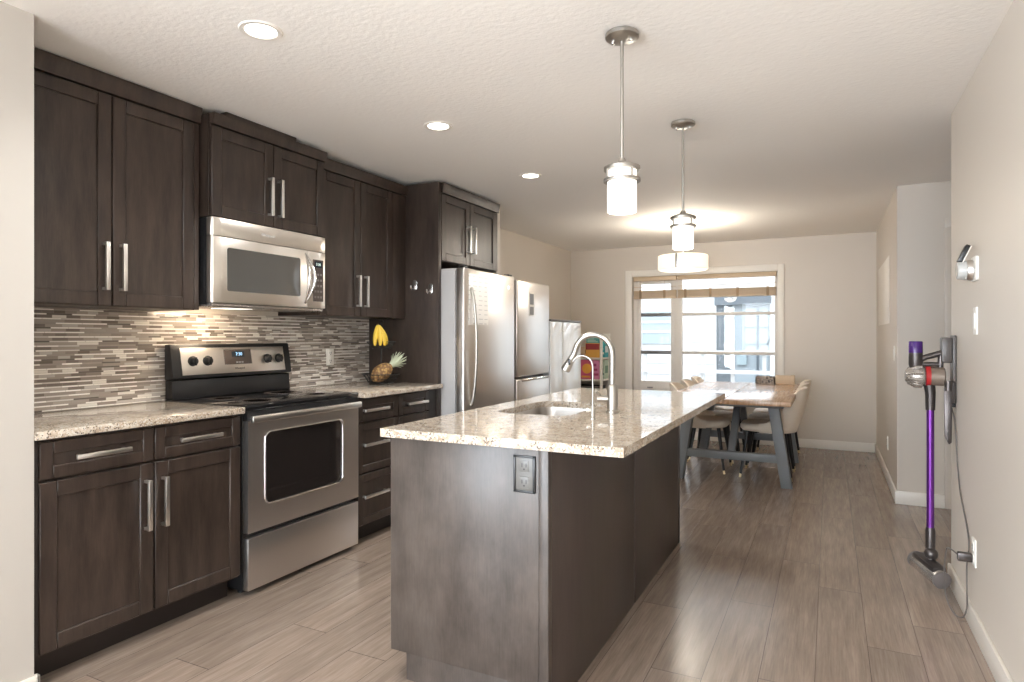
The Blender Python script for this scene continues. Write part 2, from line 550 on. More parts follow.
# ------------------------------------------------------------------ setting
ZC = 2.375
XW, XR, YB, YR = -3.115, 0.55, 7.86, -3.5
struct('floor', B(-3.3, 2.2, -3.7, 8.1, -0.12, 0.0), 'floor')
struct('ceiling', B(-3.3, 2.2, -3.7, 8.1, ZC, ZC + 0.12), 'ceil')
struct('wall_left', B(XW - 0.14, XW, 1.235, 4.75, 0, ZC), 'wall')
struct('wall_left_dining', B(XW - 0.14, -3.065, 4.75, 8.1, 0, ZC), 'wall')
bm = bmesh.new(); box(bm, XW - 0.14, -2.487, -0.7, 1.235, 0, ZC); box(bm, -2.63, -2.487, -3.6, -3.0, 0, ZC)
box(bm, -2.63, -2.487, -3.0, -0.7, 0, 0.25); box(bm, -2.63, -2.487, -3.0, -0.7, 2.15, ZC)
struct('wall_left_near', bm, 'wall_dimmed')
bm = bmesh.new()
for a, b, c, d in ((-3.0, -0.7, .25, .31), (-3.0, -0.7, 2.09, 2.15), (-3.0, -2.94, .25, 2.15), (-.76, -.7, .25, 2.15), (-1.88, -1.82, .25, 2.15)):
    box(bm, -2.58, -2.52, a, b, c, d)
w4 = struct('added_left_window', bm, 'trim')  # unseen window, added so light reaches the right wall
obj('pane', B(-2.555, -2.545, -2.94, -.76, .31, 2.09), 'glass', w4)
struct('wall_left_return', B(XW, -2.51, 4.715, 4.785, 0, ZC), 'wall')
struct('wall_right', B(XR, XR + 0.14, -3.6, 3.87, 0, ZC), 'wall')
struct('wall_hall', B(0.45, 2.1, 5.53, YB, 0, ZC), 'wall')
struct('wall_hall_end', B(1.9, 2.04, 3.7, 5.53, 0, ZC), 'wall')
struct('wall_hall_near', B(XR + 0.14, 1.9, 3.73, 3.87, 0, ZC), 'wall')

# back wall with the dining window opening
WX0, WX1, WZ0, WZ1 = -2.235, -0.535, 0.50, 2.0
bm = bmesh.new()
box(bm, XW - 0.14, WX0, YB, YB + 0.16, 0, ZC); box(bm, WX1, 0.45, YB, YB + 0.16, 0, ZC)
box(bm, WX0, WX1, YB, YB + 0.16, 0, WZ0); box(bm, WX0, WX1, YB, YB + 0.16, WZ1, ZC)
struct('wall_back', bm, 'wall')
# rear wall behind the camera with its window
bm = bmesh.new()
RX0, RX1, RZ0, RZ1 = -2.25, 0.35, 0.12, 2.26
box(bm, -2.495, RX0, YR - 0.15, YR, 0, ZC); box(bm, RX1, XR, YR - 0.15, YR, 0, ZC)
box(bm, RX0, RX1, YR - 0.15, YR, 0, RZ0); box(bm, RX0, RX1, YR - 0.15, YR, RZ1, ZC)
struct('wall_rear', bm, 'wall')
bm = bmesh.new()
for a, b, c, d in ((RX0, RX1, RZ0, RZ0 + .06), (RX0, RX1, RZ1 - .06, RZ1), (RX0, RX0 + .06, RZ0, RZ1), (RX1 - .06, RX1, RZ0, RZ1), (-0.98, -0.92, RZ0, RZ1)):
    box(bm, a, b, YR - 0.11, YR - 0.05, c, d)
w2 = struct('window_2', bm, 'trim')
obj('pane', B(RX0 + .06, RX1 - .06, YR - 0.085, YR - 0.075, RZ0 + .06, RZ1 - .06), 'glass', w2)


def baseboard(name, x0, x1, y0, y1, h=0.098):
    bm = bmesh.new(); box(bm, x0, x1, y0, y1, 0, h, bev=0.004); struct(name, bm, 'trim')


baseboard('baseboard_right', XR - 0.014, XR, -3.4, 3.884)
baseboard('baseboard_right_end', XR, XR + 0.14, 3.87, 3.884)
baseboard('baseboard_hall_side', 0.436, 0.45, 5.53, YB)
baseboard('baseboard_hall_front', 0.436, 0.745, 5.516, 5.53)
baseboard('baseboard_back', -2.2, 0.436, YB - 0.014, YB)
baseboard('baseboard_left_near', -2.487, -2.473, -3.4, 1.249, .066)
baseboard('baseboard_left_end', -2.495, -2.473, 1.235, 1.249, .066)
# hall door casing
bm = bmesh.new()
box(bm, 0.745, 0.80, 5.514, 5.53, 0, 2.04, bev=0.004); box(bm, 0.745, 1.62, 5.512, 5.53, 2.04, 2.105, bev=0.004)
box(bm, 1.555, 1.62, 5.514, 5.53, 0, 2.04, bev=0.004)
struct('trim_hall_door', bm, 'wall')
bm = bmesh.new(); box(bm, 0.80, 1.555, 5.518, 5.53, 0.008, 2.04)
d1 = struct('door_1', bm, 'trim')
bm = bmesh.new(); lathe(bm, [(0, 0), (.026, 0), (.026, -.006), (.010, -.010), (.010, -.035), (.024, -.045), (.024, -.06), (0, -.068)], (1.49, 5.518, 0.96), 'y', 20)
obj('door_knob', bm, 'nickel', d1)

# mosaic backsplash
BS = 0.008
bm = bmesh.new(); box(bm, XW, XW + BS, 1.235, 3.797, 0.9155, 1.3775)
struct('trim_backsplash', bm, 'mosaic')

# ------------------------------------------------------------------ dining window (window_1)
bm = bmesh.new()
for a, b, c, d in ((WX0 - .085, WX0, WZ0 - .08, WZ1 + .08), (WX1, WX1 + .07, WZ0 - .08, WZ1 + .08), (WX0, WX1, WZ1, WZ1 + .08), (WX0, WX1, WZ0 - .08, WZ0)):
    box(bm, a, b, YB - 0.018, YB, c, d, bev=0.003)
win = struct('window_1', bm, 'trim')
bm = bmesh.new()
gy0, gy1 = YB + 0.07, YB + 0.13
for a, b, c, d in ((WX0, WX0 + .05, WZ0, WZ1), (WX1 - .035, WX1, WZ0, WZ1), (WX0, WX1, WZ1 - .04, WZ1), (WX0, WX1, WZ0, WZ0 + .05), (-1.725, -1.625, WZ0, WZ1)):
    box(bm, a, b, gy0, gy1, c, d, bev=0.004)
obj('window_frame', bm, 'win_grey', win)
bm = bmesh.new()
for a, b, c, d in ((WX0 + .05, WX0 + .09, WZ0 + .05, WZ1 - .04), (-1.765, -1.725, WZ0 + .05, WZ1 - .04), (WX0 + .09, -1.765, WZ0 + .05, WZ0 + .19), (WX0 + .09, -1.765, WZ1 - .09, WZ1 - .04)):
    box(bm, a, b, gy0 + .006, gy1 - .01, c, d, bev=0.003)
sash = obj('casement_sash', bm, 'win_grey', win)
bm = bmesh.new(); box(bm, -2.06, -1.99, gy0 - .012, gy0 + .006, .60, .615, bev=.003); box(bm, -2.03, -2.015, gy0 - .03, gy0 - .012, .60, .612, bev=.002)
obj('crank_handle', bm, 'win_dark', sash)
obj('pane', B(WX0 + .09, -1.765, gy0 + .025, gy0 + .031, WZ0 + .19, WZ1 - .09), 'glass', win)
obj('pane', B(-1.625, WX1 - .035, gy0 + .025, gy0 + .031, WZ0 + .05, WZ1 - .04), 'glass', win)
for z in (1.522, 1.05):
    obj('muntin', B(WX0 + .09, -1.765, gy0 + .008, gy0 + .05, z - .022, z + .022, bev=.003), 'win_dark', win)
    obj('muntin', B(-1.625, WX1 - .035, gy0 + .008, gy0 + .05, z - .018, z + .018, bev=.003), 'win_grey', win)


def blind(x0, x1, tapes, label):
    t = thing('window_blind', label, 'blind', ((x0 + x1) / 2, YB + .03, 1.72), group='raised blinds in the dining window')
    obj('headrail', B(x0, x1, YB + .008, YB + .055, 1.945, 1.998, bev=.003), 'blind', t)
    bm = bmesh.new()
    for i in range(7): box(bm, x0 + .004, x1 - .004, YB + .006, YB + .052, 1.745 + i * .0115, 1.7535 + i * .0115, bev=.0015, seg=1)
    obj('slat_stack', bm, 'blind', t)
    obj('bottom_rail', B(x0 + .002, x1 - .002, YB + .004, YB + .054, 1.722, 1.743, bev=.003), 'blind', t)
    for q in tapes:
        bm = bmesh.new(); box(bm, q - .014, q + .014, YB + .001, YB + .0055, 1.722, 1.83)
        box(bm, q - .0012, q + .0012, YB + .018, YB + .021, 1.82, 1.946)
        obj('ladder_tape', bm, 'blind_cord', t)
    obj('slat', B(x0 + .006, x1 - .006, YB + .010, YB + .050, 1.868, 1.8715), 'blind', t)


blind(-2.222, -1.685, (-2.13, -1.83), 'tan blind drawn up over the narrow left casement pane')
blind(-1.672, -0.548, (-1.575, -1.28, -.97, -.64), 'wide tan blind drawn up over the fixed right pane')

# ------------------------------------------------------------------ outside the window
struct('ground_outside', B(-9, 7, 8.3, 20, -0.6, -0.5), 'ext_ground')
fb = thing('neighbour_house', 'bright white house across from the dining window', 'building', (-1.5, 13, -0.5))
bm = bmesh.new()
box(bm, -6.5, -2.0, 13, 13.3, -0.5, 2.6); box(bm, -1.02, 4, 13, 13.3, -0.5, 2.6); box(bm, -2.0, -1.02, 13, 13.3, 2.10, 2.6)
for i in range(13):
    z = -0.4 + i * .22
    box(bm, -6.5, -2.0, 12.988, 13, z, z + .205)
obj('wall', bm, 'ext_white', fb)
bm = bmesh.new(); box(bm, -2.0, -1.02, 13.02, 13.3, -0.5, .15); box(bm, -2.0, -1.72, 13.02, 13.06, .15, 2.1); box(bm, -2.0, -1.02, 13.25, 13.3, .15, 2.1)
obj('door_surround', bm, 'ext_grey', fb)
obj('lintel', B(-2.02, -1.0, 12.9, 13.02, 1.86, 2.02), 'ext_blue', fb)
dr = obj('patio_door', B(-1.71, -1.03, 13.06, 13.10, .15, 1.86), 'ext_door', fb)
for a, b in ((-1.46, -1.26), (-1.22, -1.06)):
    obj('pane', B(a, b, 13.045, 13.06, .9, 1.80), 'ext_teal', dr)
    for z in (1.41, 1.09): obj('muntin', B(a, b, 13.03, 13.045, z, z + .022), 'ext_blue', dr)
obj('mullion', B(-1.26, -1.22, 13.03, 13.06, .3, 1.80), 'ext_blue', dr)
obj('letter_box', B(-1.62, -1.44, 12.97, 13.045, .70, .92), 'ext_teal', fb)
wf = obj('window', B(-3.62, -2.74, 12.95, 12.99, 1.10, 1.75), 'ext_teal', fb)
for z in (1.32, 1.52): obj('muntin', B(-3.62, -2.74, 12.93, 12.95, z, z + .05), 'ext_white', wf)
bm = bmesh.new()
for z in (.95, .62): box(bm, -4.5, 0.6, 11.2, 11.26, z, z + .06)
for i in range(11): box(bm, -4.5 + i * .5, -4.44 + i * .5, 11.262, 11.31, -.5, 1.005)
rl = solo('deck_railing', bm, 'ext_white', 'white rail fence seen low through the dining window', 'railing', (-2, 11.2, -.5))

# ------------------------------------------------------------------ cabinet parts
def shaker(bm, x, y0, y1, z0, z1, t=0.02, sw=0.058, rec=0.009):
    """door slab facing +X, front face at x"""
    box(bm, x - t, x, y0, y0 + sw, z0, z1, bev=.003, seg=1); box(bm, x - t, x, y1 - sw, y1, z0, z1, bev=.003, seg=1)
    box(bm, x - t, x, y0 + sw, y1 - sw, z0, z0 + sw, bev=.003, seg=1); box(bm, x - t, x, y0 + sw, y1 - sw, z1 - sw, z1, bev=.003, seg=1)
    box(bm, x - t, x - rec, y0 + sw - .002, y1 - sw + .002, z0 + sw - .002, z1 - sw + .002)
    return bm


def pull(parent, x, y, z, L, vert):
    bm = bmesh.new(); h = L / 2; w = .0085; s = .036
    if vert:
        box(bm, x + s - .013, x + s, y - w, y + w, z - h, z + h, bev=.0015)
        for q in (z - h + .007, z + h - .007): box(bm, x, x + s - .009, y - w * .8, y + w * .8, q - .006, q + .006, bev=.001)
    else:
        box(bm, x + s - .013, x + s, y - h, y + h, z - w, z + w, bev=.0015)
        for q in (y - h + .02, y + h - .02): box(bm, x, x + s - .009, q - .006, q + .006, z - w * .8, z + w * .8, bev=.001)
    obj('handle', bm, 'nickel', parent)


XD = -2.50          # base door faces
# ---- left base cabinet
t = thing('base_cabinet', 'dark base cabinet with two doors and two drawers, left of range', 'cabinet', (-2.8, 1.68, 0))
obj('carcass', B(XW + .002, XD - .021, 1.238, 2.119, .105, .884), 'cab', t)
bm = B(); box(bm, XW + .002, -2.595, 1.238, 2.119, 0, .105)
obj('toe_kick', bm, 'toe', t)
obj('filler_strip', B(XD - .021, XD - .003, 1.238, 1.256, .105, .884), 'toe', t)
for y0, y1, hy, dy in ((1.259, 1.684, 1.632, 1.47), (1.690, 2.115, 1.698, 1.89)):
    d = obj('door', shaker(bmesh.new(), XD, y0, y1, .118, .728), 'cab', t); pull(d, XD, 1.648 if y0 < 1.5 else 1.722, .562, .205, True)
    d = obj('drawer', shaker(bmesh.new(), XD, y0, y1, .738, .872, sw=.045), 'cab', t); pull(d, XD, dy, .806, .205, False)


def drawer_base(y0, y1, label, hy, hl, group):
    t = thing('drawer_cabinet', label, 'cabinet', (-2.8, (y0 + y1) / 2, 0), group=group)
    obj('carcass', B(XW + .002, XD - .021, y0, y1, .105, .884), 'cab', t)
    obj('toe_kick', B(XW + .002, -2.595, y0, y1, 0, .105), 'toe', t)
    for z0, z1 in ((.738, .872), (.43, .728), (.118, .42)):
        d = obj('drawer', shaker(bmesh.new(), XD, y0 + .004, y1 - .004, z0, z1, sw=.045), 'cab', t)
        pull(d, XD, hy, (z0 + z1) / 2 + (.0 if z1 > .8 else .02), hl, False)


drawer_base(2.952, 3.350, 'dark drawer cabinet directly right of the range', 3.10, .235, 'dark drawer cabinets right of the range')
drawer_base(3.352, 3.702, 'dark drawer cabinet beside the tall fridge panel', 3.535, .225, 'dark drawer cabinets right of the range')

dc = [o for o in bpy.data.objects if o.name.startswith('drawer_cabinet')][-1]
obj('filler_strip', B(XD - .024, XD - .006, 3.704, 3.798, .105, .884), 'toe', dc)
# ---- countertops
solo('countertop', B(XW + BS + .001, -2.474, 1.237, 2.121, .885, .915, bev=.003), 'granite',
     'speckled cream granite countertop left of the range', 'countertop', (-2.77, 1.68, .885), 'granite countertops')
solo('countertop', B(XW + BS + .001, -2.447, 2.950, 3.797, .885, .915, bev=.003), 'granite',
     'speckled cream granite countertop right of the range under the fruit', 'countertop', (-2.77, 3.34, .885), 'granite countertops')

# ---- tall fridge panel
solo('tall_side_panel', B(XW + .002, -2.49, 3.800, 3.838, 0, 2.353, bev=.001), 'cab',
     'tall dark wood panel standing between counter and refrigerator', 'panel', (-2.8, 3.82, 0))

# ---- upper cabinets
def crown(bm, xf, y0, y1, z0, z1, ret=True):
    prism(bm, [(xf - .012, z0), (xf + .012, z0), (xf + .016, z0 + (z1 - z0) * .45), (xf + .022, z1 - .012), (xf + .022, z1), (xf - .012, z1)], 'y', y0, y1)


def upper(label, xf, y0, y1, z0, zd1, z1, doors, group='dark upper cabinets', filler=None):
    t = thing('upper_cabinet', label, 'cabinet', ((XW + xf) / 2, (y0 + y1) / 2, z0), group=group)
    obj('carcass', B(XW + .002, xf - .021, y0, y1, z0, z1, bev=.0008, seg=1), 'cab', t)
    for (a, b, hy, hz, hl) in doors:
        d = obj('door', shaker(bmesh.new(), xf, a, b, z0 + .002, zd1), 'cab', t)
        pull(d, xf, hy, hz, hl, True)
    bm = bmesh.new(); crown(bm, xf, y0, y1, zd1 + .004, z1)
    obj('crown_moulding', bm, 'cab', t)
    if filler: obj('filler_strip', B(xf - .021, xf - .003, filler[0], filler[1], z0, zd1), 'cab', t)
    return t


upper('large dark two door upper cabinet on the far left', -2.77, 1.238, 2.100, 1.380, 2.290, 2.368,
      ((1.259, 1.675, 1.641, 1.55, .205), (1.680, 2.072, 1.714, 1.55, .205)), filler=(2.074, 2.100))
mwc = upper('short dark two door cabinet mounted above the microwave', -2.70, 2.112, 2.890, 1.842, 2.287, 2.345,
      ((2.116, 2.499, 2.468, 2.0, .205), (2.503, 2.886, 2.536, 2.0, .205)))
obj('top_filler_board', B(-3.0, -2.70, 2.20, 2.665, 2.345, 2.374), 'cab', mwc)
upper('dark two door upper cabinet between microwave and fridge panel', -2.77, 2.918, 3.797, 1.380, 2.270, 2.340,
      ((2.925, 3.298, 3.262, 1.547, .205), (3.303, 3.640, 3.34, 1.547, .205)), filler=(3.643, 3.797))
frc = upper('short dark two door cabinet mounted above the refrigerator', -2.49, 3.841, 4.705, 1.794, 2.2785, 2.353,
      ((3.845, 4.245, 4.209, 1.992, .208), (4.250, 4.677, 4.286, 1.992, .208)), filler=(4.68, 4.705))

# ---- hooks on the tall panel
for x, z, lab in ((-2.688, 1.617, 'chrome hook on the tall dark panel, nearer the wall'), (-2.552, 1.586, 'chrome hook on the tall dark panel, nearer the refrigerator')):
    t = thing('wall_hook', lab, 'hook', (x, 3.80, z), group='chrome hooks on the tall panel')
    bm = bmesh.new(); prism(bm, [(a, b) for a, b in rrect(x - .018, x + .018, z - .035, z + .042, .017)], 'y', 3.792, 3.8005, bev=.002)
    obj('plate', bm, 'chrome', t)
    bm = bmesh.new()
    tube(bm, [(x, 3.792, z - .005), (x, 3.775, z - .02), (x, 3.760, z - .028), (x, 3.748, z - .02), (x, 3.744, z - .002)], [.007, .007, .007, .0065, .006], 10)
    obj('prong', bm, 'chrome', t)

# ------------------------------------------------------------------ range
XS = -2.482
t = thing('range', 'freestanding stainless range with black glass cooktop', 'stove', (-2.77, 2.53, 0))
Y0, Y1 = 2.136, 2.944
obj('body', B(-3.088, XS - .035, Y0 + .003, Y1 - .003, .03, .893, bev=.002), 'black', t)
for x in (-3.0, -2.58):
    for y in (Y0 + .05, Y1 - .05):
        bm = bmesh.new(); lathe(bm, [(.016, 0), (.016, .032)], (x, y, 0), 'z', 12); obj('foot', bm, 'black', t)
bm = bmesh.new(); box(bm, -3.083, XS - .004, Y0, Y1, .894, .921, bev=.006)
ct = obj('cooktop', bm, 'black_gloss', t)
for x, y, r in ((-2.63, 2.33, .105), (-2.63, 2.74, .085), (-2.88, 2.33, .08), (-2.88, 2.74, .105)):
    bm = bmesh.new()
    for rr in (r, r * .62): lathe(bm, [(rr, 0), (rr + .003, 0), (rr + .003, .0004), (rr, .0004)], (x, y, .921), 'z', 40)
    obj('burner_ring', bm, 'display_grey', ct)
# backguard: leaning stainless console on a black upstand
bm = bmesh.new()
prism(bm, [(-3.088, .921), (-3.030, .921), (-3.037, 1.02), (-3.088, 1.02)], 'y', Y0 + .006, Y1 - .006, bev=.003)
prism(bm, [(-3.091, 1.02), (-3.017, 1.028), (-3.049, 1.208), (-3.091, 1.208)], 'y', Y0 + .002, Y1 - .002, bev=.006)
bg = obj('backguard', bm, 'black', t)


def bgx(z): return -3.017 + (z - 1.028) / .18 * (-.032)


bm = bmesh.new()
prism(bm, [(bgx(1.045) - .004, 1.045), (bgx(1.045) + .003, 1.045), (bgx(1.188) + .003, 1.188), (bgx(1.188) - .004, 1.188)], 'y', Y0 + .055, Y1 - .055, bev=.001)
obj('control_panel', bm, 'steel_mw', bg)
for y in (2.255, 2.345, 2.755, 2.842):
    bm = bmesh.new(); x = bgx(1.118) + .003
    lathe(bm, [(0, 0), (.027, 0), (.027, .006), (.022, .008), (.020, .024), (.016, .028), (0, .028)], (x, y, 1.118), 'x', 24)
    box(bm, x + .020, x + .034, y - .005, y + .005, 1.096, 1.140, bev=.002)
    obj('knob', bm, 'black', bg)
bm = bmesh.new()
prism(bm, [(bgx(1.092) + .002, 1.092), (bgx(1.092) + .006, 1.092), (bgx(1.176) + .006, 1.176), (bgx(1.176) + .002, 1.176)], 'y', 2.455, 2.640, bev=.001)
ds = obj('display_panel', bm, 'display_grey', bg)
bm = bmesh.new()
prism(bm, [(bgx(1.132) + .005, 1.132), (bgx(1.132) + .008, 1.132), (bgx(1.166) + .008, 1.166), (bgx(1.166) + .005, 1.166)], 'y', 2.505, 2.590)
obj('clock_display', bm, 'display_dark', ds)
lean = math.atan2(.032, .18)
def on_panel(y, z, d): return Matrix.Translation((bgx(z) + d, y, z)) @ Matrix.Rotation(-lean, 4, 'Y') @ facing_x(0, 0, 0)
obj('clock_digits', text_bm('7:30', .026, on_panel(2.552, 1.149, .009)), 'digit', ds)
bm = bmesh.new()
for i in range(3): box(bm, bgx(1.102) + .006, bgx(1.102) + .0085, 2.53 + i * .018, 2.542 + i * .018, 1.099, 1.107)
obj('button_marks', bm, 'ink_grey', ds)
obj('logo', text_bm('Whirlpool', .016, on_panel(2.552, 1.069, .0036)), 'ink', bg)
# oven door
dz0, dz1 = .305, .842
bm = bmesh.new()
t2 = bmesh.new()
oy0, oy1, oz0, oz1 = 2.245, 2.800, .425, .780
outer = [(Y0 + .008, dz0), (Y1 - .008, dz0), (Y1 - .008, dz1), (Y0 + .008, dz1)]
inner = rrect(oy0, oy1, oz0, oz1, .035, 6)
ed = []
for lp in (outer, inner):
    vs = [t2.verts.new((XS, p[0], p[1])) for p in lp]
    ed += [t2.edges.new((vs[i], vs[(i + 1) % len(vs)])) for i in range(len(vs))]
bmesh.ops.triangle_fill(t2, use_beauty=True, edges=ed)
r = bmesh.ops.extrude_face_region(t2, geom=list(t2.faces))
bmesh.ops.translate(t2, vec=(-.034, 0, 0), verts=[g for g in r['geom'] if isinstance(g, bmesh.types.BMVert)])
bmesh.ops.recalc_face_normals(t2, faces=t2.faces); merge(bm, t2)
od = obj('oven_door', bm, 'steel_dk', t, smooth=25)
bm = bmesh.new(); prism(bm, rrect(oy0 + .002, oy1 - .002, oz0 + .002, oz1 - .002, .034), 'x', XS - .03, XS - .004)
obj('oven_window', bm, 'oven_glass', od)
lp = [(XS + .002, p[0], p[1]) for p in rrect(oy0, oy1, oz0, oz1, .035)]; bm = bmesh.new(); tube(bm, lp + lp[:1], .0035, 8, cap=False)
obj('window_trim', bm, 'chrome', od)
bm = bmesh.new(); box(bm, XS + .014, XS + .034, Y0 + .010, Y1 - .014, .836, .870, bev=.006)
for y in (Y0 + .05, Y1 - .05): box(bm, XS - .004, XS + .016, y - .02, y + .02, .838, .862, bev=.004)
obj('handle', bm, 'nickel', od)
obj('vent_strip', B(XS - .03, XS - .006, Y0 + .008, Y1 - .008, .846, .892), 'black', t)
bm = bmesh.new(); box(bm, XS - .035, XS, Y0 + .008, Y1 - .008, .03, .280, bev=.004)
obj('storage_drawer', bm, 'steel_dk', t)

# ------------------------------------------------------------------ microwave
XM = -2.695
t = thing('microwave', 'stainless over the range microwave with curved handle', 'microwave', (-2.88, 2.5, 1.405))
mz0, mz1 = 1.405, 1.838
m0, m1 = 2.116, 2.902
obj('body', B(XW + .002, XM - .045, m0 + .002, m1 - .002, mz0 + .004, mz1, bev=.002), 'black', t)
bm = bmesh.new()
prism(bm, [(XM - .045, m0 + .0), (XM - .014, m0), (XM - .006, m0 + .008), (XM, m0 + .05), (XM, m1 - .05), (XM - .006, m1 - .008), (XM - .014, m1), (XM - .045, m1)], 'z', 1.748, mz1, bev=.0015)
obj('vent_panel', bm, 'steel_mw', t)
dm = 2.742
bm = bmesh.new()
prism(bm, [(XM - .045, m0), (XM - .014, m0), (XM - .006, m0 + .008), (XM, m0 + .05), (XM, dm), (XM - .045, dm)], 'z', mz0 + .012, 1.745, bev=.0015)
md = obj('door', bm, 'steel_mw', t)
bm = bmesh.new(); prism(bm, rrect(2.200, 2.690, 1.478, 1.695, .012), 'x', XM - .01, XM + .0015)
obj('door_window', bm, 'mw_glass', md)
bm = bmesh.new(); n = 14
for s in (-1, 1):
    pts = []
    for i in range(n + 1):
        u = i / n; z = 1.440 + u * .285; a = math.sin(PI * u)
        pts.append((XM + .004 + (.062 if s > 0 else .052) * a, 2.722 + s * .016 * a, z))
    tube(bm, pts, [.005 + .004 * math.sin(PI * i / n) for i in range(n + 1)], 10)
obj('handle', bm, 'chrome', md)
bm = bmesh.new()
prism(bm, [(XM - .045, dm + .003), (XM, dm + .003), (XM, m1 - .05), (XM - .006, m1 - .008), (XM - .014, m1), (XM - .045, m1)], 'z', mz0 + .012, 1.745, bev=.0015)
cp = obj('control_panel', bm, 'steel_mw', t)
bm = bmesh.new(); prism(bm, rrect(2.788, 2.872, 1.455, 1.700, .006), 'x', XM - .006, XM + .001)
kp = obj('keypad', bm, 'display_grey', cp)
bm = bmesh.new(); box(bm, XM + .001, XM + .002, 2.800, 2.860, 1.655, 1.690)
obj('clock_display', bm, 'display_dark', kp)
obj('clock_digits', text_bm('7:30', .022, facing_x(XM + .0024, 2.83, 1.672)), 'digit_pale', kp)
bm = bmesh.new()
for i in range(3):
    for j in range(5): box(bm, XM + .001, XM + .0016, 2.80 + i * .023, 2.814 + i * .023, 1.475 + j * .033, 1.487 + j * .033)
obj('button_marks', bm, 'plastic_grey', kp)
obj('logo', text_bm('Whirlpool', .022, facing_x(XM + .0006, 2.46, 1.79)), 'ink_pale', t)
bm = bmesh.new(); box(bm, XM - .33, XM - .02, m0 + .01, m1 - .01, mz0 - .006, mz0 + .010, bev=.002)
bp = obj('bottom_grille', bm, 'silver_plastic', t)
obj('task_light_lens', B(XM - .22, XM - .12, 2.28, 2.46, mz0 - .009, mz0 - .006), 'glass_white', bp)
l = area('microwave_task_light', (-2.90, 2.34, 1.392), (0, 0.5, 0), .1, .18, 3.4, (1, .78, .55))

# ------------------------------------------------------------------ refrigerators
XF = -2.303
t = thing('refrigerator', 'stainless single door refrigerator beside the tall dark panel', 'refrigerator', (-2.65, 4.261, 0))
obj('body', B(XW + .01, XF - .075, 3.845, 4.646, .02, 1.735, bev=.004), 'fridge_side', t)
bm = bmesh.new(); box(bm, XF - .070, XF, 3.847, 4.648, .09, 1.738, bev=.012, seg=3)
fd = obj('door', bm, 'fridge_steel', t)
obj('toe_grille', B(XF - .075, XF - .03, 3.855, 4.636, .02, .085), 'black', t)
bm = bmesh.new(); pts = []
for i in range(17):
    u = i / 16; z = .76 + u * .83
    pts.append((XF + .006 + .040 * math.sin(PI * u) ** .6, 3.941, z))
tube(bm, pts, .0105, 10)
for q in (pts[0], pts[-1]): lathe(bm, [(.016, -.008), (.016, .004), (.012, .008)], q, 'x', 14)
obj('handle', bm, 'lamp_nickel', fd)
bm = bmesh.new(); box(bm, XF - .06, XF - .01, 3.855, 3.916, 1.738, 1.752, bev=.004); box(bm, XF - .06, XF - .01, 4.565, 4.626, 1.738, 1.752, bev=.004)
obj('hinge_cover', bm, 'black', t)
bm = bmesh.new(); lathe(bm, [(0, 0), (.012, 0), (.012, .002), (0, .002)], (XF, 4.535, 1.64), 'x', 18)
obj('badge', bm, 'chrome', fd)
# papers on the fridge door
def printed_paper():
    k = NT('printed_paper')
    sp = k.n('ShaderNodeSeparateXYZ'); k.l(k.co(), sp.inputs[0]); y, z = sp.outputs[1], sp.outputs[2]
    row = k.math('DIVIDE', z, .034); col = k.math('DIVIDE', y, .085)
    wn = k.n('ShaderNodeTexWhiteNoise', noise_dimensions='2D'); cb = k.n('ShaderNodeCombineXYZ')
    k.l(k.math('FLOOR', row), cb.inputs[0]); k.l(k.math('FLOOR', col), cb.inputs[1]); k.l(cb.outputs[0], wn.inputs['Vector'])
    ln = k.math('MULTIPLY', k.math('LESS_THAN', k.math('FRACT', row), .16), k.math('LESS_THAN', k.math('FRACT', col), k.math('ADD', .35, k.math('MULTIPLY', wn.outputs['Value'], .4))))
    k.set(Base_Color=k.mix(ln, srgb(236, 232, 226), srgb(196, 193, 190)), Roughness=.7); return k.m


M['printed_paper'] = printed_paper()
bm = bmesh.new(); box(bm, XF + .0008, XF + .0022, 3.905, 4.195, 1.335, 1.700)
solo('paper_sheet', bm, 'printed_paper', 'white printed paper sheet stuck on the stainless refrigerator door', 'paper', (XF + .001, 4.05, 1.34))

XG = -2.352
t = thing('refrigerator', 'narrow glossy steel refrigerator with bottom freezer drawer', 'refrigerator', (-2.65, 5.144, 0))
obj('body', B(-3.055, XG - .065, 4.797, 5.483, .02, 1.728, bev=.004), 'gunmetal', t)
bm = bmesh.new(); box(bm, XG - .06, XG, 4.797, 5.483, .905, 1.730, bev=.014, seg=3)
fd = obj('door', bm, 'fridge_steel', t)
bm = bmesh.new(); box(bm, XG - .06, XG, 4.797, 5.483, .08, .885, bev=.014, seg=3)
fz = obj('freezer_drawer', bm, 'fridge_steel', t)
bm = bmesh.new(); pts = [(XG + .004, 4.870, .875), (XG + .03, 4.900, .878), (XG + .035, 5.144, .880), (XG + .03, 5.387, .878), (XG + .004, 5.417, .875)]
tube(bm, pts, .012, 10); obj('handle', bm, 'chrome', fz)
obj('toe_grille', B(XG - .06, XG - .03, 4.809, 5.468, .02, .075), 'black', t)
bm = bmesh.new(); box(bm, XG + .0008, XG + .003, 5.027, 5.133, 1.43, 1.64)
mg = thing('magnetic_pad', 'small grey notepad stuck on the narrow steel refrigerator', 'notepad', (XG, 5.072, 1.43))
obj('pad', bm, 'paper', mg)
bm = bmesh.new(); box(bm, XG + .003, XG + .0038, 5.042, 5.118, 1.53, 1.625); box(bm, XG + .003, XG + .0038, 5.042, 5.118, 1.44, 1.51)
obj('printed_block', bm, 'ink_grey', mg)

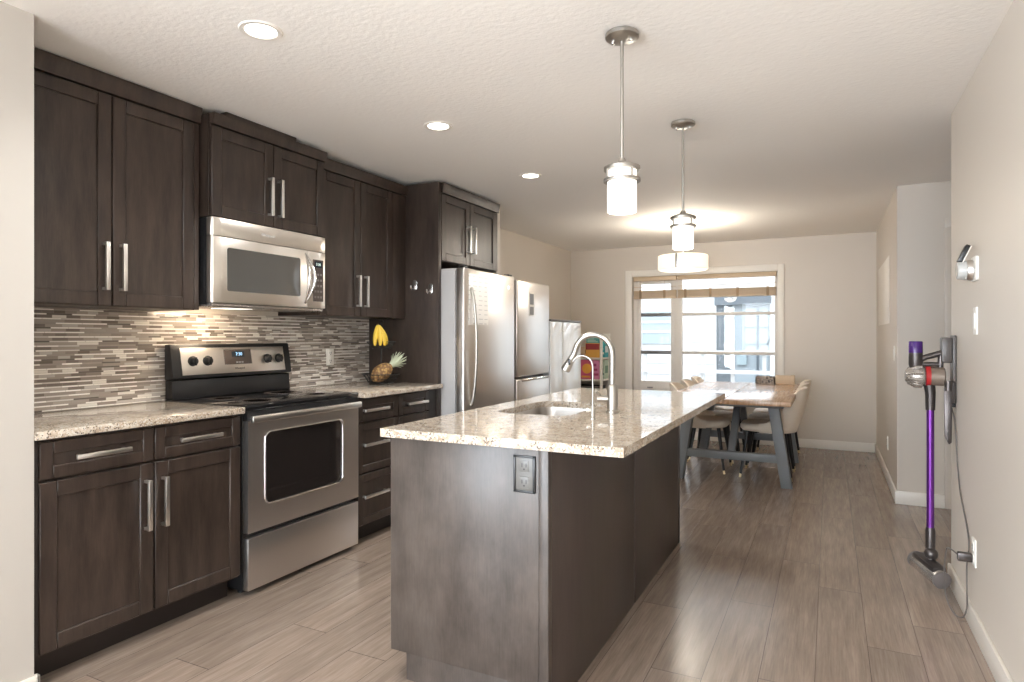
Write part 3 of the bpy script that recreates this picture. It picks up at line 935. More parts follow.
# white glossy two door cabinet
XC = -2.344
t = thing('storage_cabinet', 'glossy white two door cabinet right of the refrigerators', 'cabinet', (-2.65, 5.884, 0))
obj('carcass', B(-3.02, XC - .02, 5.490, 6.305, .03, 1.395, bev=.002), 'white_gloss', t)
for a, b in ((5.493, 5.798), (5.802, 6.303)): 
    d = obj('door', B(XC - .018, XC, a, b, .06, 1.390, bev=.003), 'white_gloss', t)
    if a < 5.580:
        bm = bmesh.new(); lathe(bm, [(0, 0), (.008, 0), (.008, .012), (0, .014)], (XC, 5.767, 1.30), 'x', 14); obj('knob', bm, 'chrome', d)
obj('top_board', B(-3.03, XC + .004, 5.488, 6.308, 1.395, 1.412, bev=.002), 'plastic_grey', t)
obj('plinth', B(-2.96, XC - .04, 5.509, 6.290, 0, .03), 'plastic_grey', t)

# ------------------------------------------------------------------ pantry shelf at the back wall
SX0, SX1, SY0, SY1 = -3.03, -2.515, 7.505, 7.84
t = thing('pantry_shelf', 'open white shelving unit of food boxes at the back wall', 'shelf', (-2.77, 7.67, 0))
for x in (SX0, SX1 - .03):
    for y, zt in ((SY0, 1.25), (SY1 - .03, 1.285)): obj('post', B(x, x + .03, y, y + .03, 0, zt, bev=.003), 'trim', t)
for z in (.12, .42, .715, .985):
    obj('shelf_board', B(SX0 + .004, SX1 - .004, SY0 + .004, SY1 - .004, z - .022, z, bev=.003), 'trim', t)
bm = bmesh.new(); box(bm, SX0 + .03, SX1 - .03, SY1 - .022, SY1 - .008, 1.20, 1.285, bev=.002)
obj('back_rail', bm, 'trim', t)


def carton(y0, y1, x0, x1, z0, z1, c, c2, lab, kind):
    """kind: list of front/side graphics"""
    t = thing('food_box', lab, 'box', ((x0 + x1) / 2, (y0 + y1) / 2, z0), group='food boxes on the pantry shelf')
    obj('carton', B(x0, x1, y0, y1, z0, z1, bev=.002, seg=1), simple('carton_colour', c, .5), t)
    w, h = x1 - x0, z1 - z0
    m2 = simple('carton_print', c2, .5)
    bm = bmesh.new()
    if kind == 'disc':
        lathe(bm, [(0, 0), (h * .26, 0), (h * .26, -.001), (0, -.001)], ((x0 + x1) / 2 + w * .1, y0, z0 + h * .55), 'y', 24)
        box(bm, x0 + w * .1, x1 - w * .1, y0 - .001, y0, z0 + h * .08, z0 + h * .18)
    elif kind == 'band':
        box(bm, x0 + w * .02, x1 - w * .02, y0 - .001, y0, z0 + h * .55, z0 + h * .96); box(bm, x1, x1 + .001, y0 + .005, y1 - .005, z0 + h * .55, z0 + h * .96)
    else:
        for k in range(3): box(bm, x0 + w * .1, x1 - w * (.12 + .14 * k), y0 - .001, y0, z0 + h * (.2 + .25 * k), z0 + h * (.32 + .25 * k))
        box(bm, x1, x1 + .001, y0 + .01, y1 - .01, z0 + h * .3, z0 + h * .7)
    obj('print', bm, m2, t)


carton(7.515, 7.63, -2.735, -2.552, .986, 1.165, srgb(222, 168, 80), srgb(158, 58, 62), 'amber and maroon box on the upper pantry shelf', 'band')
carton(7.52, 7.62, -2.97, -2.745, .986, 1.12, srgb(206, 178, 150), srgb(110, 84, 70), 'tan box at the left of the upper pantry shelf', 'lines')
carton(7.53, 7.64, -2.73, -2.56, 1.166, 1.235, srgb(96, 164, 160), srgb(188, 214, 206), 'flat teal box lying on the amber box', 'lines')
carton(7.66, 7.80, -2.62, -2.53, .986, 1.19, srgb(66, 176, 190), srgb(226, 236, 236), 'turquoise box behind on the upper pantry shelf', 'lines')
carton(7.515, 7.62, -2.80, -2.662, .716, .955, srgb(206, 92, 128), srgb(232, 170, 70), 'pink box with a yellow disc on the middle pantry shelf', 'disc')
carton(7.515, 7.62, -2.655, -2.552, .716, .95, srgb(206, 130, 168), srgb(164, 62, 108), 'lilac pink box on the middle pantry shelf', 'lines')
carton(7.515, 7.62, -2.97, -2.808, .716, .93, srgb(196, 74, 90), srgb(240, 210, 190), 'red box at the left of the middle pantry shelf', 'lines')
carton(7.66, 7.80, -2.62, -2.53, .716, .95, srgb(196, 218, 200), srgb(120, 160, 140), 'pale mint box behind on the middle pantry shelf', 'lines')
bn = thing('storage_bin', 'dark open storage bin on the lower pantry shelf', 'bin', (-2.75, 7.6, .42))
bm = bmesh.new()
x0, x1, y0, y1 = -2.95, -2.56, 7.52, 7.78
box(bm, x0, x1, y0, y1, .421, .435); box(bm, x0, x1, y0, y0 + .012, .435, .63); box(bm, x0, x1, y1 - .012, y1, .435, .63); box(bm, x0, x0 + .012, y0, y1, .435, .63); box(bm, x1 - .012, x1, y0, y1, .435, .63)
obj('tub', bm, 'black', bn)
obj('rim', B(x0 - .006, x1 + .006, y0 - .006, y0 + .004, .615, .632, bev=.002), 'plastic_grey', bn)

# ------------------------------------------------------------------ island
t = thing('kitchen_island', 'freestanding dark wood island under a granite top', 'island', (-1.14, 2.9, 0))
ix0, ix1, iy0, iy1 = -1.445, -.815, 1.890, 3.905
obj('end_panel', B(ix0, ix1 - .034, iy0, iy0 + .02, .100, .884, bev=.001), 'isl_front', t)
obj('corner_post', B(ix1 - .033, ix1, iy0 - .001, iy0 + .03, 0, .884, bev=.0015), 'isl_front', t)
for a, b in ((iy0 + .031, 2.910), (2.920, 3.870)): obj('side_panel', B(ix1 - .02, ix1 - .001, a, b, 0, .884, bev=.0015), 'isl_side', t)
obj('end_post', B(ix1 - .03, ix1 + .001, 3.874, iy1, 0, .884, bev=.0015), 'isl_side', t)
obj('rear_panel', B(ix0, ix1 - .031, iy1 - .02, iy1, .10, .884, bev=.001), 'isl_side', t)
obj('floor_panel', B(ix0, ix1 - .021, iy0 + .021, iy1 - .021, .10, .118), 'cab', t)
obj('toe_kick', B(-1.380, ix1 - .034, iy0 + .006, iy1 - .02, 0, .099), 'isl_front', t)
for i, (a, b) in enumerate(((1.912, 2.40), (2.404, 3.03), (3.034, 3.884))):
    bm = bmesh.new(); shaker(bm, 0, a, b, .118, .872)
    bmesh.ops.transform(bm, matrix=Matrix.Translation((ix0 - .02, 0, 0)) @ Matrix.Scale(-1, 4, (1, 0, 0)), verts=bm.verts); bmesh.ops.reverse_faces(bm, faces=bm.faces)
    obj('door', bm, 'cab', t)
obj('door_rail', B(ix0 - .001, ix0 + .018, iy0 + .021, iy1 - .021, .118, .884), 'cab', t)
# outlet on the end panel
def outlet(name, label, cat, c, axis, kind, mats=('white_plastic', 'white_plastic'), group=None, w=.07, h=.115):
    """axis 'y-' faces -Y, 'x-' faces -X, 'x+' faces +X"""
    t = thing(name, label, cat, c, group=group)
    x, y, z = c
    def slab(a0, a1, z0, z1, d0, d1, bev=0.001):
        if axis == 'y-': return B(x + a0, x + a1, y - d1, y - d0, z + z0, z + z1, bev=bev)
        if axis == 'x-': return B(x - d1, x - d0, y + a0, y + a1, z + z0, z + z1, bev=bev)
        return B(x + d0, x + d1, y + a0, y + a1, z + z0, z + z1, bev=bev)
    pl = obj('cover_plate', slab(-w / 2, w / 2, -h / 2, h / 2, 0, .006, .0015), mats[0], t)
    if kind == 'outlet':
        for s in (-1, 1):
            r = obj('receptacle', slab(-.017, .017, s * .027 - .019, s * .027 + .019, .006, .0085), mats[1], t)
            bm = slab(-.009, -.006, s * .027 - .004, s * .027 + .009, .0085, .0092, 0)
            for q in (slab(.006, .009, s * .027 - .004, s * .027 + .009, .0085, .0092, 0), slab(-.003, .003, s * .027 - .013, s * .027 - .008, .0085, .0092, 0)): merge(bm, q)
            obj('slot', bm, 'black', r)
    else:
        obj('rocker', slab(-.017, .017, -.034, .034, .006, .010, .002), mats[1], t)
    return t


io = outlet('power_outlet', 'grey power outlet in a black frame on the island end', 'outlet', (-.898, iy0, .797), 'y-', 'outlet', ('outlet_grey', 'outlet_grey'), w=.066, h=.108)
bm = bmesh.new()
for a, b, c, d in ((-.937, -.859, .851, .858), (-.937, -.859, .736, .743), (-.937, -.930, .736, .858), (-.867, -.859, .736, .858)): box(bm, a, b, iy0 - .010, iy0, c, d, bev=.001)
obj('frame', bm, 'black', io)
# top with sink cut-out
cx0, cx1, cy0, cy1 = -1.465, -.553, 1.852, 3.915
kx0, kx1, ky0, ky1 = -1.335, -.985, 2.475, 3.035
bm = bmesh.new(); ed = []
for lp in ([(cx0, cy0), (cx1, cy0), (cx1, cy1), (cx0, cy1)], rrect(kx0, kx1, ky0, ky1, .07, 8)):
    vs = [bm.verts.new((p[0], p[1], .915)) for p in lp]
    ed += [bm.edges.new((vs[i], vs[(i + 1) % len(vs)])) for i in range(len(vs))]
bmesh.ops.triangle_fill(bm, use_beauty=True, edges=ed)
r = bmesh.ops.extrude_face_region(bm, geom=list(bm.faces))
bmesh.ops.translate(bm, vec=(0, 0, -.030), verts=[g for g in r['geom'] if isinstance(g, bmesh.types.BMVert)])
bmesh.ops.recalc_face_normals(bm, faces=bm.faces)
for e in bm.edges: e.smooth = True
solo('island_countertop', bm, 'granite', 'long speckled granite top of the island with sink cutout', 'countertop', (-1.0, 2.9, .885), 'granite countertops')
# sink
sk = thing('kitchen_sink', 'undermount stainless sink set into the island top', 'sink', (-1.16, 2.755, .70))
bm = bmesh.new()
def L3(d, z, r): return [(p[0], p[1], z) for p in rrect(kx0 + d, kx1 - d, ky0 + d, ky1 - d, r, 8)]
loft(bm, [L3(-.02, .8835, .09), L3(-.002, .8835, .072), L3(0, .86, .07), L3(.004, .74, .066), L3(.016, .712, .055), L3(.04, .702, .04), L3(.10, .70, .03)])
bmesh.ops.recalc_face_normals(bm, faces=bm.faces); bmesh.ops.reverse_faces(bm, faces=bm.faces)
bo = obj('bowl', bm, 'sink_steel', sk, smooth=60)
so = bo.modifiers.new('thickness', 'SOLIDIFY'); so.thickness = .0015; so.offset = -1
bm = bmesh.new(); lathe(bm, [(.045, .7005), (.045, .703), (.036, .703), (.030, .7008), (0, .7008)], (-1.16, 2.755, 0), 'z', 24)
obj('drain', bm, 'chrome', sk)
# faucet
fx, fy = -.862, 2.715
t = thing('kitchen_faucet', 'tall brushed steel gooseneck faucet behind the sink', 'faucet', (fx, fy, .915))
bm = bmesh.new(); lathe(bm, [(.028, 0), (.028, .006), (.0235, .010), (.0235, .115), (.020, .120), (.0155, .124)], (fx, fy, .915), 'z', 28)
obj('body', bm, 'lamp_nickel', t)
bm = bmesh.new(); pts = [(fx, fy, 1.035), (fx, fy, 1.10), (fx, fy, 1.17)]
R = .088
for i in range(1, 15):
    a = PI * i / 14 * .93
    pts.append((fx - R + R * math.cos(a), fy, 1.17 + R * math.sin(a)))
e = Vector(pts[-1]); dd = (Vector(pts[-1]) - Vector(pts[-2])).normalized()
pts.append(tuple(e + dd * .02))
tube(bm, pts, .0132, 16); obj('gooseneck', bm, 'lamp_nickel', t)
bm = bmesh.new(); q = Vector(pts[-1]) - dd * .004
prof = [(0.0, .0138), (.012, .0150), (.04, .0165), (.07, .021), (.088, .0225), (.092, .019)]
dd2 = (dd + Vector((-.22, 0, 0))).normalized()
tube(bm, [q + dd2 * a for a, b in prof], [b for a, b in prof], 20); hd = obj('spray_head', bm, 'lamp_nickel', t)
bm = bmesh.new(); box(bm, -.006, .006, -.004, .004, -.014, .014, bev=.002)
bmesh.ops.translate(bm, vec=q + dd2 * .045 + Vector((.004, -.018, 0)), verts=bm.verts); obj('spray_button', bm, 'black', hd)
bm = bmesh.new(); tube(bm, [(fx - .015, fy - .004, .972), (fx - .05, fy - .012, .972), (fx - .064, fy - .016, .972), (fx - .066, fy - .0165, .972)], [.0155, .0155, .0155, .012], 18)
tube(bm, [(fx - .052, fy - .013, .986), (fx - .056, fy - .030, 1.0), (fx - .060, fy - .055, 1.008)], [.006, .0055, .005], 10)
obj('lever', bm, 'lamp_nickel', t)
# filter tap
gx, gy = -.862, 2.455
t = thing('filter_tap', 'thin gooseneck filtered water tap in front of the steel faucet', 'faucet', (gx, gy, .915))
bm = bmesh.new(); lathe(bm, [(.013, 0), (.013, .004), (.008, .008), (.007, .05), (.005, .055)], (gx, gy, .915), 'z', 18)
obj('base', bm, 'lamp_nickel', t)
bm = bmesh.new(); pts = [(gx, gy, .965), (gx, gy, 1.06), (gx, gy, 1.125)]; R = .046
for i in range(1, 11):
    a = PI * i / 10 * .86
    pts.append((gx - R + R * math.cos(a), gy, 1.125 + R * math.sin(a)))
tube(bm, pts, .0034, 10); obj('spout', bm, 'lamp_nickel', t)
bm = bmesh.new(); lathe(bm, [(0, 0), (.008, .003), (.008, .012), (0, .015)], (gx - .028, gy, .948), 'x', 16)
tube(bm, [(gx, gy, .948), (gx - .022, gy, .948)], .004, 8); obj('knob', bm, 'white_plastic', t)

# ------------------------------------------------------------------ backsplash outlet
outlet('power_outlet', 'white power outlet on the mosaic backsplash', 'outlet', (XW + BS, 3.375, 1.107), 'x+', 'outlet')

# ------------------------------------------------------------------ fruit stand, bananas, pineapple
bx, by = -2.83, 3.590
t = thing('fruit_stand', 'two tier black wire fruit stand on the right countertop', 'fruit stand', (bx, by, .915))
def wire_basket(r0, r1, z0, z1):
    bm = bmesh.new(); n = 28
    for r, z, w in ((r0, z0, .0028), ((r0 + r1) / 2, (z0 + z1) / 2, .002), (r1, z1, .0035)):
        lp = [(bx + r * math.cos(2 * PI * i / n), by + r * math.sin(2 * PI * i / n), z) for i in range(n + 1)]; tube(bm, lp, w, 6, cap=False)
    for i in range(18):
        a = 2 * PI * i / 18
        tube(bm, [(bx, by, z0), (bx + r0 * math.cos(a), by + r0 * math.sin(a), z0), (bx + r1 * math.cos(a), by + r1 * math.sin(a), z1)], .0018, 5)
    return bm
obj('basket', wire_basket(.085, .128, .922, .985), 'wire_black', t)
obj('basket', wire_basket(.06, .10, 1.165, 1.212), 'wire_black', t)
bm = bmesh.new(); tube(bm, [(bx, by, .918), (bx, by, 1.34)], .005, 10)
lp = [(bx, by + .02 * math.sin(2 * PI * i / 16), 1.352 - .018 * math.cos(2 * PI * i / 16)) for i in range(17)]; tube(bm, lp, .003, 6)
obj('pole', bm, 'wire_black', t)
for i in range(3):
    a = 2 * PI * i / 3; bm = bmesh.new(); lathe(bm, [(0, 0), (.007, .002), (.007, .006), (0, .008)], (bx + .07 * math.cos(a), by + .07 * math.sin(a), .915), 'z', 10); obj('foot', bm, 'wire_black', t)
t = thing('banana_bunch', 'bunch of yellow bananas in the upper wire basket', 'bananas', (bx + .055, by, 1.19))
cxx, cyy = bx + .020, by - .062
bm = bmesh.new(); tube(bm, [(cxx, cyy, 1.318), (cxx, cyy, 1.338)], [.012, .008], 8); obj('stem', bm, 'banana_tip', t)
for i, a in enumerate((-1.25, -.6, 0.05, .7, 1.3)):
    bm = bmesh.new(); n = 10; pts = []; rs = []
    for k in range(n + 1):
        u = k / n; rr = .006 + .050 * math.sin(u * 1.75); z = 1.322 - .135 * u
        pts.append((cxx + rr * math.cos(a), cyy + rr * math.sin(a) * 1.0 , z)); rs.append(.0055 + .0125 * math.sin(PI * min(1, .12 + u * .86)) ** .7)
    tube(bm, pts, rs, 9); obj('banana', bm, 'banana', t)
t = thing('pineapple', 'pineapple lying in the lower wire basket with pale crown', 'pineapple', (bx + .01, by, .93))
ax = Vector((.25, .62, .42)).normalized(); ctr = Vector((bx + .035, by - .035, 1.000))
def along(prof, n=18):
    bm = bmesh.new(); tube(bm, [ctr + ax * h for r, h in prof], [r for r, h in prof], n); return bm
pr = [(.004 + .054 * math.sin(PI * (i + .6) / 13.2) ** .55, -.085 + .165 * i / 12) for i in range(13)]
obj('fruit_body', along(pr), 'pineapple', t)
s1 = ax.cross(Vector((0, 0, 1))).normalized(); s2 = s1.cross(ax).normalized()
for ring, (cnt, tilt, ln) in enumerate(((8, .85, .085), (8, .5, .115), (6, .18, .135))):
    for i in range(cnt):
        a = 2 * PI * i / cnt + ring * .4; od_ = s1 * math.cos(a) + s2 * math.sin(a); b0 = ctr + ax * .078 + od_ * .012
        d1_ = (ax * math.cos(tilt * .5) + od_ * math.sin(tilt * .5)); d2_ = (ax * math.cos(tilt) + od_ * math.sin(tilt))
        sd = d1_.cross(od_).normalized(); bm = bmesh.new()
        p = [b0, b0 + d1_ * ln * .5, b0 + d1_ * ln * .5 + d2_ * ln * .5]; w = [.010, .009, .0006]; th = .0018
        up_ = [ (p[k] + sd * w[k], p[k] - sd * w[k]) for k in range(3)]
        top = [[bm.verts.new(v + od_ * th) for v in pr_] for pr_ in up_]; bot = [[bm.verts.new(v - od_ * th) for v in pr_] for pr_ in up_]
        for k in range(2):
            bm.faces.new((top[k][0], top[k][1], top[k + 1][1], top[k + 1][0])); bm.faces.new((bot[k][1], bot[k][0], bot[k + 1][0], bot[k + 1][1]))
            bm.faces.new((top[k][0], top[k + 1][0], bot[k + 1][0], bot[k][0])); bm.faces.new((top[k + 1][1], top[k][1], bot[k][1], bot[k + 1][1]))
        bm.faces.new((top[2][0], top[2][1], bot[2][1], bot[2][0])); bm.faces.new((top[0][1], top[0][0], bot[0][0], bot[0][1]))
        bmesh.ops.recalc_face_normals(bm, faces=bm.faces)
        obj('crown_leaf', bm, 'pine_leaf', t)

# ------------------------------------------------------------------ dining table
TX0, TX1, TY0, TY1 = -1.255, -.262, 5.255, 7.33
tcx = (TX0 + TX1) / 2
t = thing('dining_table', 'long wooden dining table on grey trestle legs', 'table', (tcx, 6.29, 0))
obj('top_board', B(TX0, tcx - .003, TY0, TY1, .712, .750, bev=.003), 'tabletop', t)
obj('top_board', B(tcx + .003, TX1, TY0, TY1, .712, .750, bev=.003), 'tabletop', t)
for y in (5.70, 6.90):
    bm = bmesh.new(); box(bm, tcx - .42, tcx + .42, y - .045, y + .045, .655, .711, bev=.003); obj('cross_rail', bm, 'table_grey', t)
    for s in (-1, 1):
        bm = bmesh.new(); prism(bm, [(tcx + s * .30, .655), (tcx + s * .385, .655), (tcx + s * .485, 0), (tcx + s * .40, 0)], 'y', y - .045, y + .045, bev=.003); obj('leg', bm, 'table_grey', t)
    bm = bmesh.new(); box(bm, tcx - .385, tcx + .385, y - .03, y + .03, .20, .265, bev=.003); obj('foot_rail', bm, 'table_grey', t)
obj('beam', B(tcx - .035, tcx + .035, 5.745, 6.855, .655, .711, bev=.003), 'table_grey', t)
for y, d in ((5.73, 1), (6.87, -1)):
    bm = bmesh.new(); prism(bm, [(y, .265), (y + d * .06, .25), (y + d * .50, .654), (y + d * .42, .654)], 'x', tcx - .03, tcx + .03, bev=.002); obj('brace', bm, 'table_grey', t)

# ------------------------------------------------------------------ dining chairs (local, facing +X)
def backtop(a):
    t = min(1, max(0, (abs(a) / math.radians(108) - .24) / .68)); t = t * t * (3 - 2 * t)
    return .392 - .312 * t


def make_chair(label, group):
    t = thing('dining_chair', label, 'chair', (0, 0, 0), 0, group)
    # seat pad
    bm = bmesh.new(); loops = []
    for z, s in ((.405, .80), (.410, .92), (.430, 1.0), (.455, 1.0), (.470, .95), (.476, .80)):
        lp = []
        for k in range(36):
            a = 2 * PI * k / 36; ca, sa = math.cos(a), math.sin(a); p = .62
            lp.append((.02 + .225 * s * math.copysign(abs(ca) ** p, ca), .228 * s * math.copysign(abs(sa) ** p, sa), z))
        loops.append(lp)
    rg = loft(bm, loops); bm.faces.new(rg[0][::-1]); obj('seat', bm, 'fabric', t, local=True, smooth=70)
    # wrapped back shell with thickness
    bm = bmesh.new(); nu, nv = 28, 9; outer = []; inner = []
    for i in range(nu + 1):
        a = math.radians(-108 + 216 * i / nu); top = backtop(a)
        ro, ri = [], []
        for j in range(nv + 1):
            u = j / nv; z = .405 + u * top; lean = (u * top / .37)
            bulge = .012 * math.sin(PI * u)
            for r_, dst in ((0.0, ro), (-.030 * (1 - .35 * u), ri)):
                x = .0 - (.222 + r_ + bulge) * math.cos(a) - .085 * lean * max(0, math.cos(a)); y = (.236 + r_ + bulge + .012 * lean) * math.sin(a)
                dst.append(bm.verts.new((x, y, z)))
        outer.append(ro); inner.append(ri)
    for i in range(nu):
        for j in range(nv):
            bm.faces.new((outer[i][j], outer[i + 1][j], outer[i + 1][j + 1], outer[i][j + 1])); bm.faces.new((inner[i + 1][j], inner[i][j], inner[i][j + 1], inner[i + 1][j + 1]))
        bm.faces.new((outer[i][nv], outer[i + 1][nv], inner[i + 1][nv], inner[i][nv])); bm.faces.new((outer[i + 1][0], outer[i][0], inner[i][0], inner[i + 1][0]))
    for j in range(nv):
        bm.faces.new((outer[0][j], outer[0][j + 1], inner[0][j + 1], inner[0][j])); bm.faces.new((outer[nu][j + 1], outer[nu][j], inner[nu][j], inner[nu][j + 1]))
    bmesh.ops.recalc_face_normals(bm, faces=bm.faces)
    bk = obj('backrest', bm, 'fabric', t, local=True, smooth=75)
    for q in (-.55, -.18, .18, .55):
        bm = bmesh.new(); pts = []
        for j in range(1, nv): 
            u = j / nv; top = backtop(q); z = .42 + u * top * .94; lean = u * top / .37; rr = .222 - .030 * (1 - .35 * u) + .012 * math.sin(PI * u)
            pts.append((-(rr - .0005) * math.cos(q) - .085 * lean * math.cos(q), (rr + .020 + .012 * lean) * math.sin(q), z))
        tube(bm, pts, .0032, 6); obj('stitched_seam', bm, 'fabric', bk, local=True)
    for sx in (-1, 1):
        for sy in (-1, 1):
            bm = bmesh.new(); tube(bm, [(.02 + sx * .15, sy * .16, .41), (.02 + sx * .205, sy * .218, .03)], [.018, .0115], 12)
            lg = obj('leg', bm, 'leg_black', t, local=True)
            bm = bmesh.new(); tube(bm, [(.02 + sx * .205, sy * .218, .032), (.02 + sx * .2095, sy * .2226, .0)], [.0112, .0105], 12); obj('foot_cap', bm, 'gold', lg, local=True)
    return t


CG = 'cream shell chairs around the dining table'
c0 = make_chair('cream dining chair on right side of table, nearest the kitchen', CG)
c0.location = (-.485, 6.175, 0); c0.rotation_euler = (0, 0, PI)
dup(c0, (-.485, 6.715, 0), PI, 'cream dining chair on right side of table, middle of three')
dup(c0, (-.485, 7.255, 0), PI, 'cream dining chair on right side of table, nearest the back wall')
dup(c0, (-1.085, 6.23, 0), 0, 'cream dining chair on left side of table, nearest the island')
dup(c0, (-1.085, 6.77, 0), 0, 'cream dining chair on left side of table, middle of three')
dup(c0, (-1.085, 7.31, 0), 0, 'cream dining chair on left side of table, nearest the window')

# things on the table
t = thing('napkin_tray', 'low dark patterned tray at the far end of the dining table', 'tray', (-.60, 7.2, .75))
bm = bmesh.new()
a, b, c, d = -.70, -.515, 7.13, 7.27
box(bm, a, b, c, d, .751, .757); box(bm, a, b, c, c + .008, .757, .828); box(bm, a, b, d - .008, d, .757, .828); box(bm, a, a + .008, c, d, .757, .828); box(bm, b - .008, b, c, d, .757, .828)
obj('sides', bm, 'tray_pattern', t)
bm = bmesh.new()
for i in range(6): box(bm, a + .02 + i * .025, a + .04 + i * .025, c + .02, d - .02, .758, .80 + .012 * (i % 2), bev=.002)
obj('contents', bm, 'paper', t)
t = thing('tissue_box', 'plain cream box at the far end of the dining table', 'box', (-.42, 7.2, .75))
obj('carton', B(-.508, -.325, 7.14, 7.26, .751, .845, bev=.004), 'kraft', t)
bm = bmesh.new(); prism(bm, rrect(-.475, -.36, 7.175, 7.225, .02), 'z', .845, .8462); obj('slot', bm, 'paper', t)

# ------------------------------------------------------------------ ceiling lights
def pendant(x, y, label, w):
    t = thing('pendant_lamp', label, 'pendant lamp', (x, y, ZC), group='nickel pendant lamps over the island')
    bm = bmesh.new(); lathe(bm, [(0, 0), (.058, 0), (.062, -.004), (.062, -.016), (.056, -.021), (.010, -.030), (0, -.030)], (x, y, ZC), 'z', 36)
    cn = obj('canopy', bm, 'lamp_nickel', t)
    for s in (-1, 1):
        bm = bmesh.new(); lathe(bm, [(0, -.026), (.006, -.026), (.006, -.034), (0, -.037)], (x + s * .035, y, ZC), 'z', 12); obj('screw', bm, 'chrome', cn)
    bm = bmesh.new(); tube(bm, [(x, y, ZC - .03), (x, y, 1.900)], .0065, 12); obj('rod', bm, 'lamp_nickel', t)
    bm = bmesh.new(); lathe(bm, [(0, .04), (.012, .04), (.016, .028), (.060, .012), (.067, .008), (.067, -.004), (.060, -.006), (0, -.006)], (x, y, 1.870), 'z', 36); cp = obj('cap', bm, 'lamp_nickel', t)
    bm = bmesh.new(); lathe(bm, [(.060, 1.824), (.068, 1.824), (.068, 1.834), (.060, 1.834), (.060, 1.824)], (x, y, 0), 'z', 36)
    for k in range(4):
        a = 2 * PI * k / 4 + .9; px, py = x + .064 * math.cos(a), y + .064 * math.sin(a); tube(bm, [(px, py, 1.827), (px, py, 1.867)], .0045, 8)
    obj('ring', bm, 'lamp_nickel', t)
    bm = bmesh.new(); lathe(bm, [(0, 1.864), (.054, 1.864), (.054, 1.714), (.051, 1.711), (.048, 1.714), (.048, 1.858), (0, 1.858)], (x, y, 0), 'z', 40)
    obj('glass_shade', bm, 'glass_white', t)
    point('pendant_bulb', (x, y, 1.67), w, .045)


pendant(-.690, 2.290, 'nickel pendant lamp nearest, over the front of the island', 4)
pendant(-.690, 3.386, 'nickel pendant lamp farther back, over the island end', 4)
x, y = -1.285, 6.30
t = thing('drum_lamp', 'wide white drum lamp hanging over the dining table', 'ceiling lamp', (x, y, ZC))
bm = bmesh.new(); lathe(bm, [(0, 0), (.065, 0), (.065, -.018), (.012, -.026), (0, -.026)], (x, y, ZC), 'z', 30); obj('canopy', bm, 'lamp_nickel', t)
bm = bmesh.new(); tube(bm, [(x, y, ZC - .02), (x, y, 1.885)], .008, 10); obj('rod', bm, 'lamp_nickel', t)
bm = bmesh.new(); lathe(bm, [(0, 1.900), (.15, 1.894), (.226, 1.897), (.237, 1.908), (.237, 2.034), (.231, 2.038), (.227, 2.034), (.227, 1.914), (.15, 1.902), (0, 1.908)], (x, y, 0), 'z', 48); obj('drum_shade', bm, 'drum_white', t)
bm = bmesh.new(); lathe(bm, [(0, 1.876), (.012, 1.880), (.014, 1.890), (.03, 1.896), (0, 1.898)], (x, y, 0), 'z', 18); obj('finial', bm, 'lamp_nickel', t)
for k in range(3):
    a = 2 * PI * k / 3 - 1.62; bm = bmesh.new(); cxk, cyk = x + .240 * math.cos(a), y + .240 * math.sin(a); box(bm, -.003, .003, -.011, .011, 1.903, 2.040, bev=.001)
    bmesh.ops.transform(bm, matrix=Matrix.Translation((cxk, cyk, 0)) @ Matrix.Rotation(a, 4, 'Z'), verts=bm.verts); obj('clip', bm, 'lamp_nickel', t)
point('drum_bulb', (x, y, 2.12), 26, .17)
point('drum_bulb_low', (x, y, 1.84), 7, .1)

for yy, lab in ((1.672, 'round recessed downlight nearest the camera'), (2.854, 'round recessed downlight in line with the microwave'), (4.025, 'round recessed downlight farthest back, by the refrigerators')):
    xx = -1.87
    t = thing('downlight', lab, 'ceiling light', (xx, yy, ZC), group='recessed downlights in a row')
    bm = bmesh.new(); lathe(bm, [(.056, -.001), (.059, -.005), (.074, -.005), (.078, 0), (.056, 0), (.056, -.001)], (xx, yy, ZC), 'z', 40); obj('trim_ring', bm, 'trim', t)
    bm = bmesh.new(); lathe(bm, [(0, -.0025), (.055, -.0025), (.055, 0), (0, 0)], (xx, yy, ZC), 'z', 40); obj('lens', bm, 'led', t)
    l = bpy.data.lights.new('downlight_lamp', 'SPOT'); l.energy = 62; l.spot_size = 2.55; l.spot_blend = .8; l.shadow_soft_size = .06; l.color = (1, .985, .955)
    o = bpy.data.objects.new('downlight_lamp', l); C.objects.link(o); o.location = (xx, yy, ZC - .012)

# ------------------------------------------------------------------ right wall: vacuum on its dock, cord, outlet, thermostat, switch
vy = 3.75
dk = thing('vacuum_dock', 'grey plastic charging dock screwed to the right wall', 'dock', (XR, vy, 1.1))
bm = bmesh.new(); box(bm, XR - .016, XR - .001, vy - .045, vy + .045, 1.03, 1.255, bev=.004)
box(bm, XR - .060, XR - .016, vy - .034, vy + .034, 1.12, 1.245, bev=.006)
obj('back_plate', bm, 'dock_grey', dk)
bm = bmesh.new(); box(bm, XR - .036, XR - .001, vy - .036, vy + .036, .925, 1.03, bev=.006); obj('socket', bm, 'gunmetal', dk)
bm = bmesh.new(); box(bm, XR - .034, XR - .004, vy - .03, vy + .03, .905, .925, bev=.003); obj('cable_clip', bm, 'black', dk)
vc = thing('cordless_vacuum', 'cordless stick vacuum with purple tube hanging on its dock', 'vacuum', (.445, vy, 0))
wx = .447
bm = bmesh.new(); lathe(bm, [(0, .058), (.028, .058), (.031, .054), (.031, .0), (0, 0)], (.385, vy, 1.168), 'z', 28); obj('filter_cap', bm, 'purple_plastic', vc)
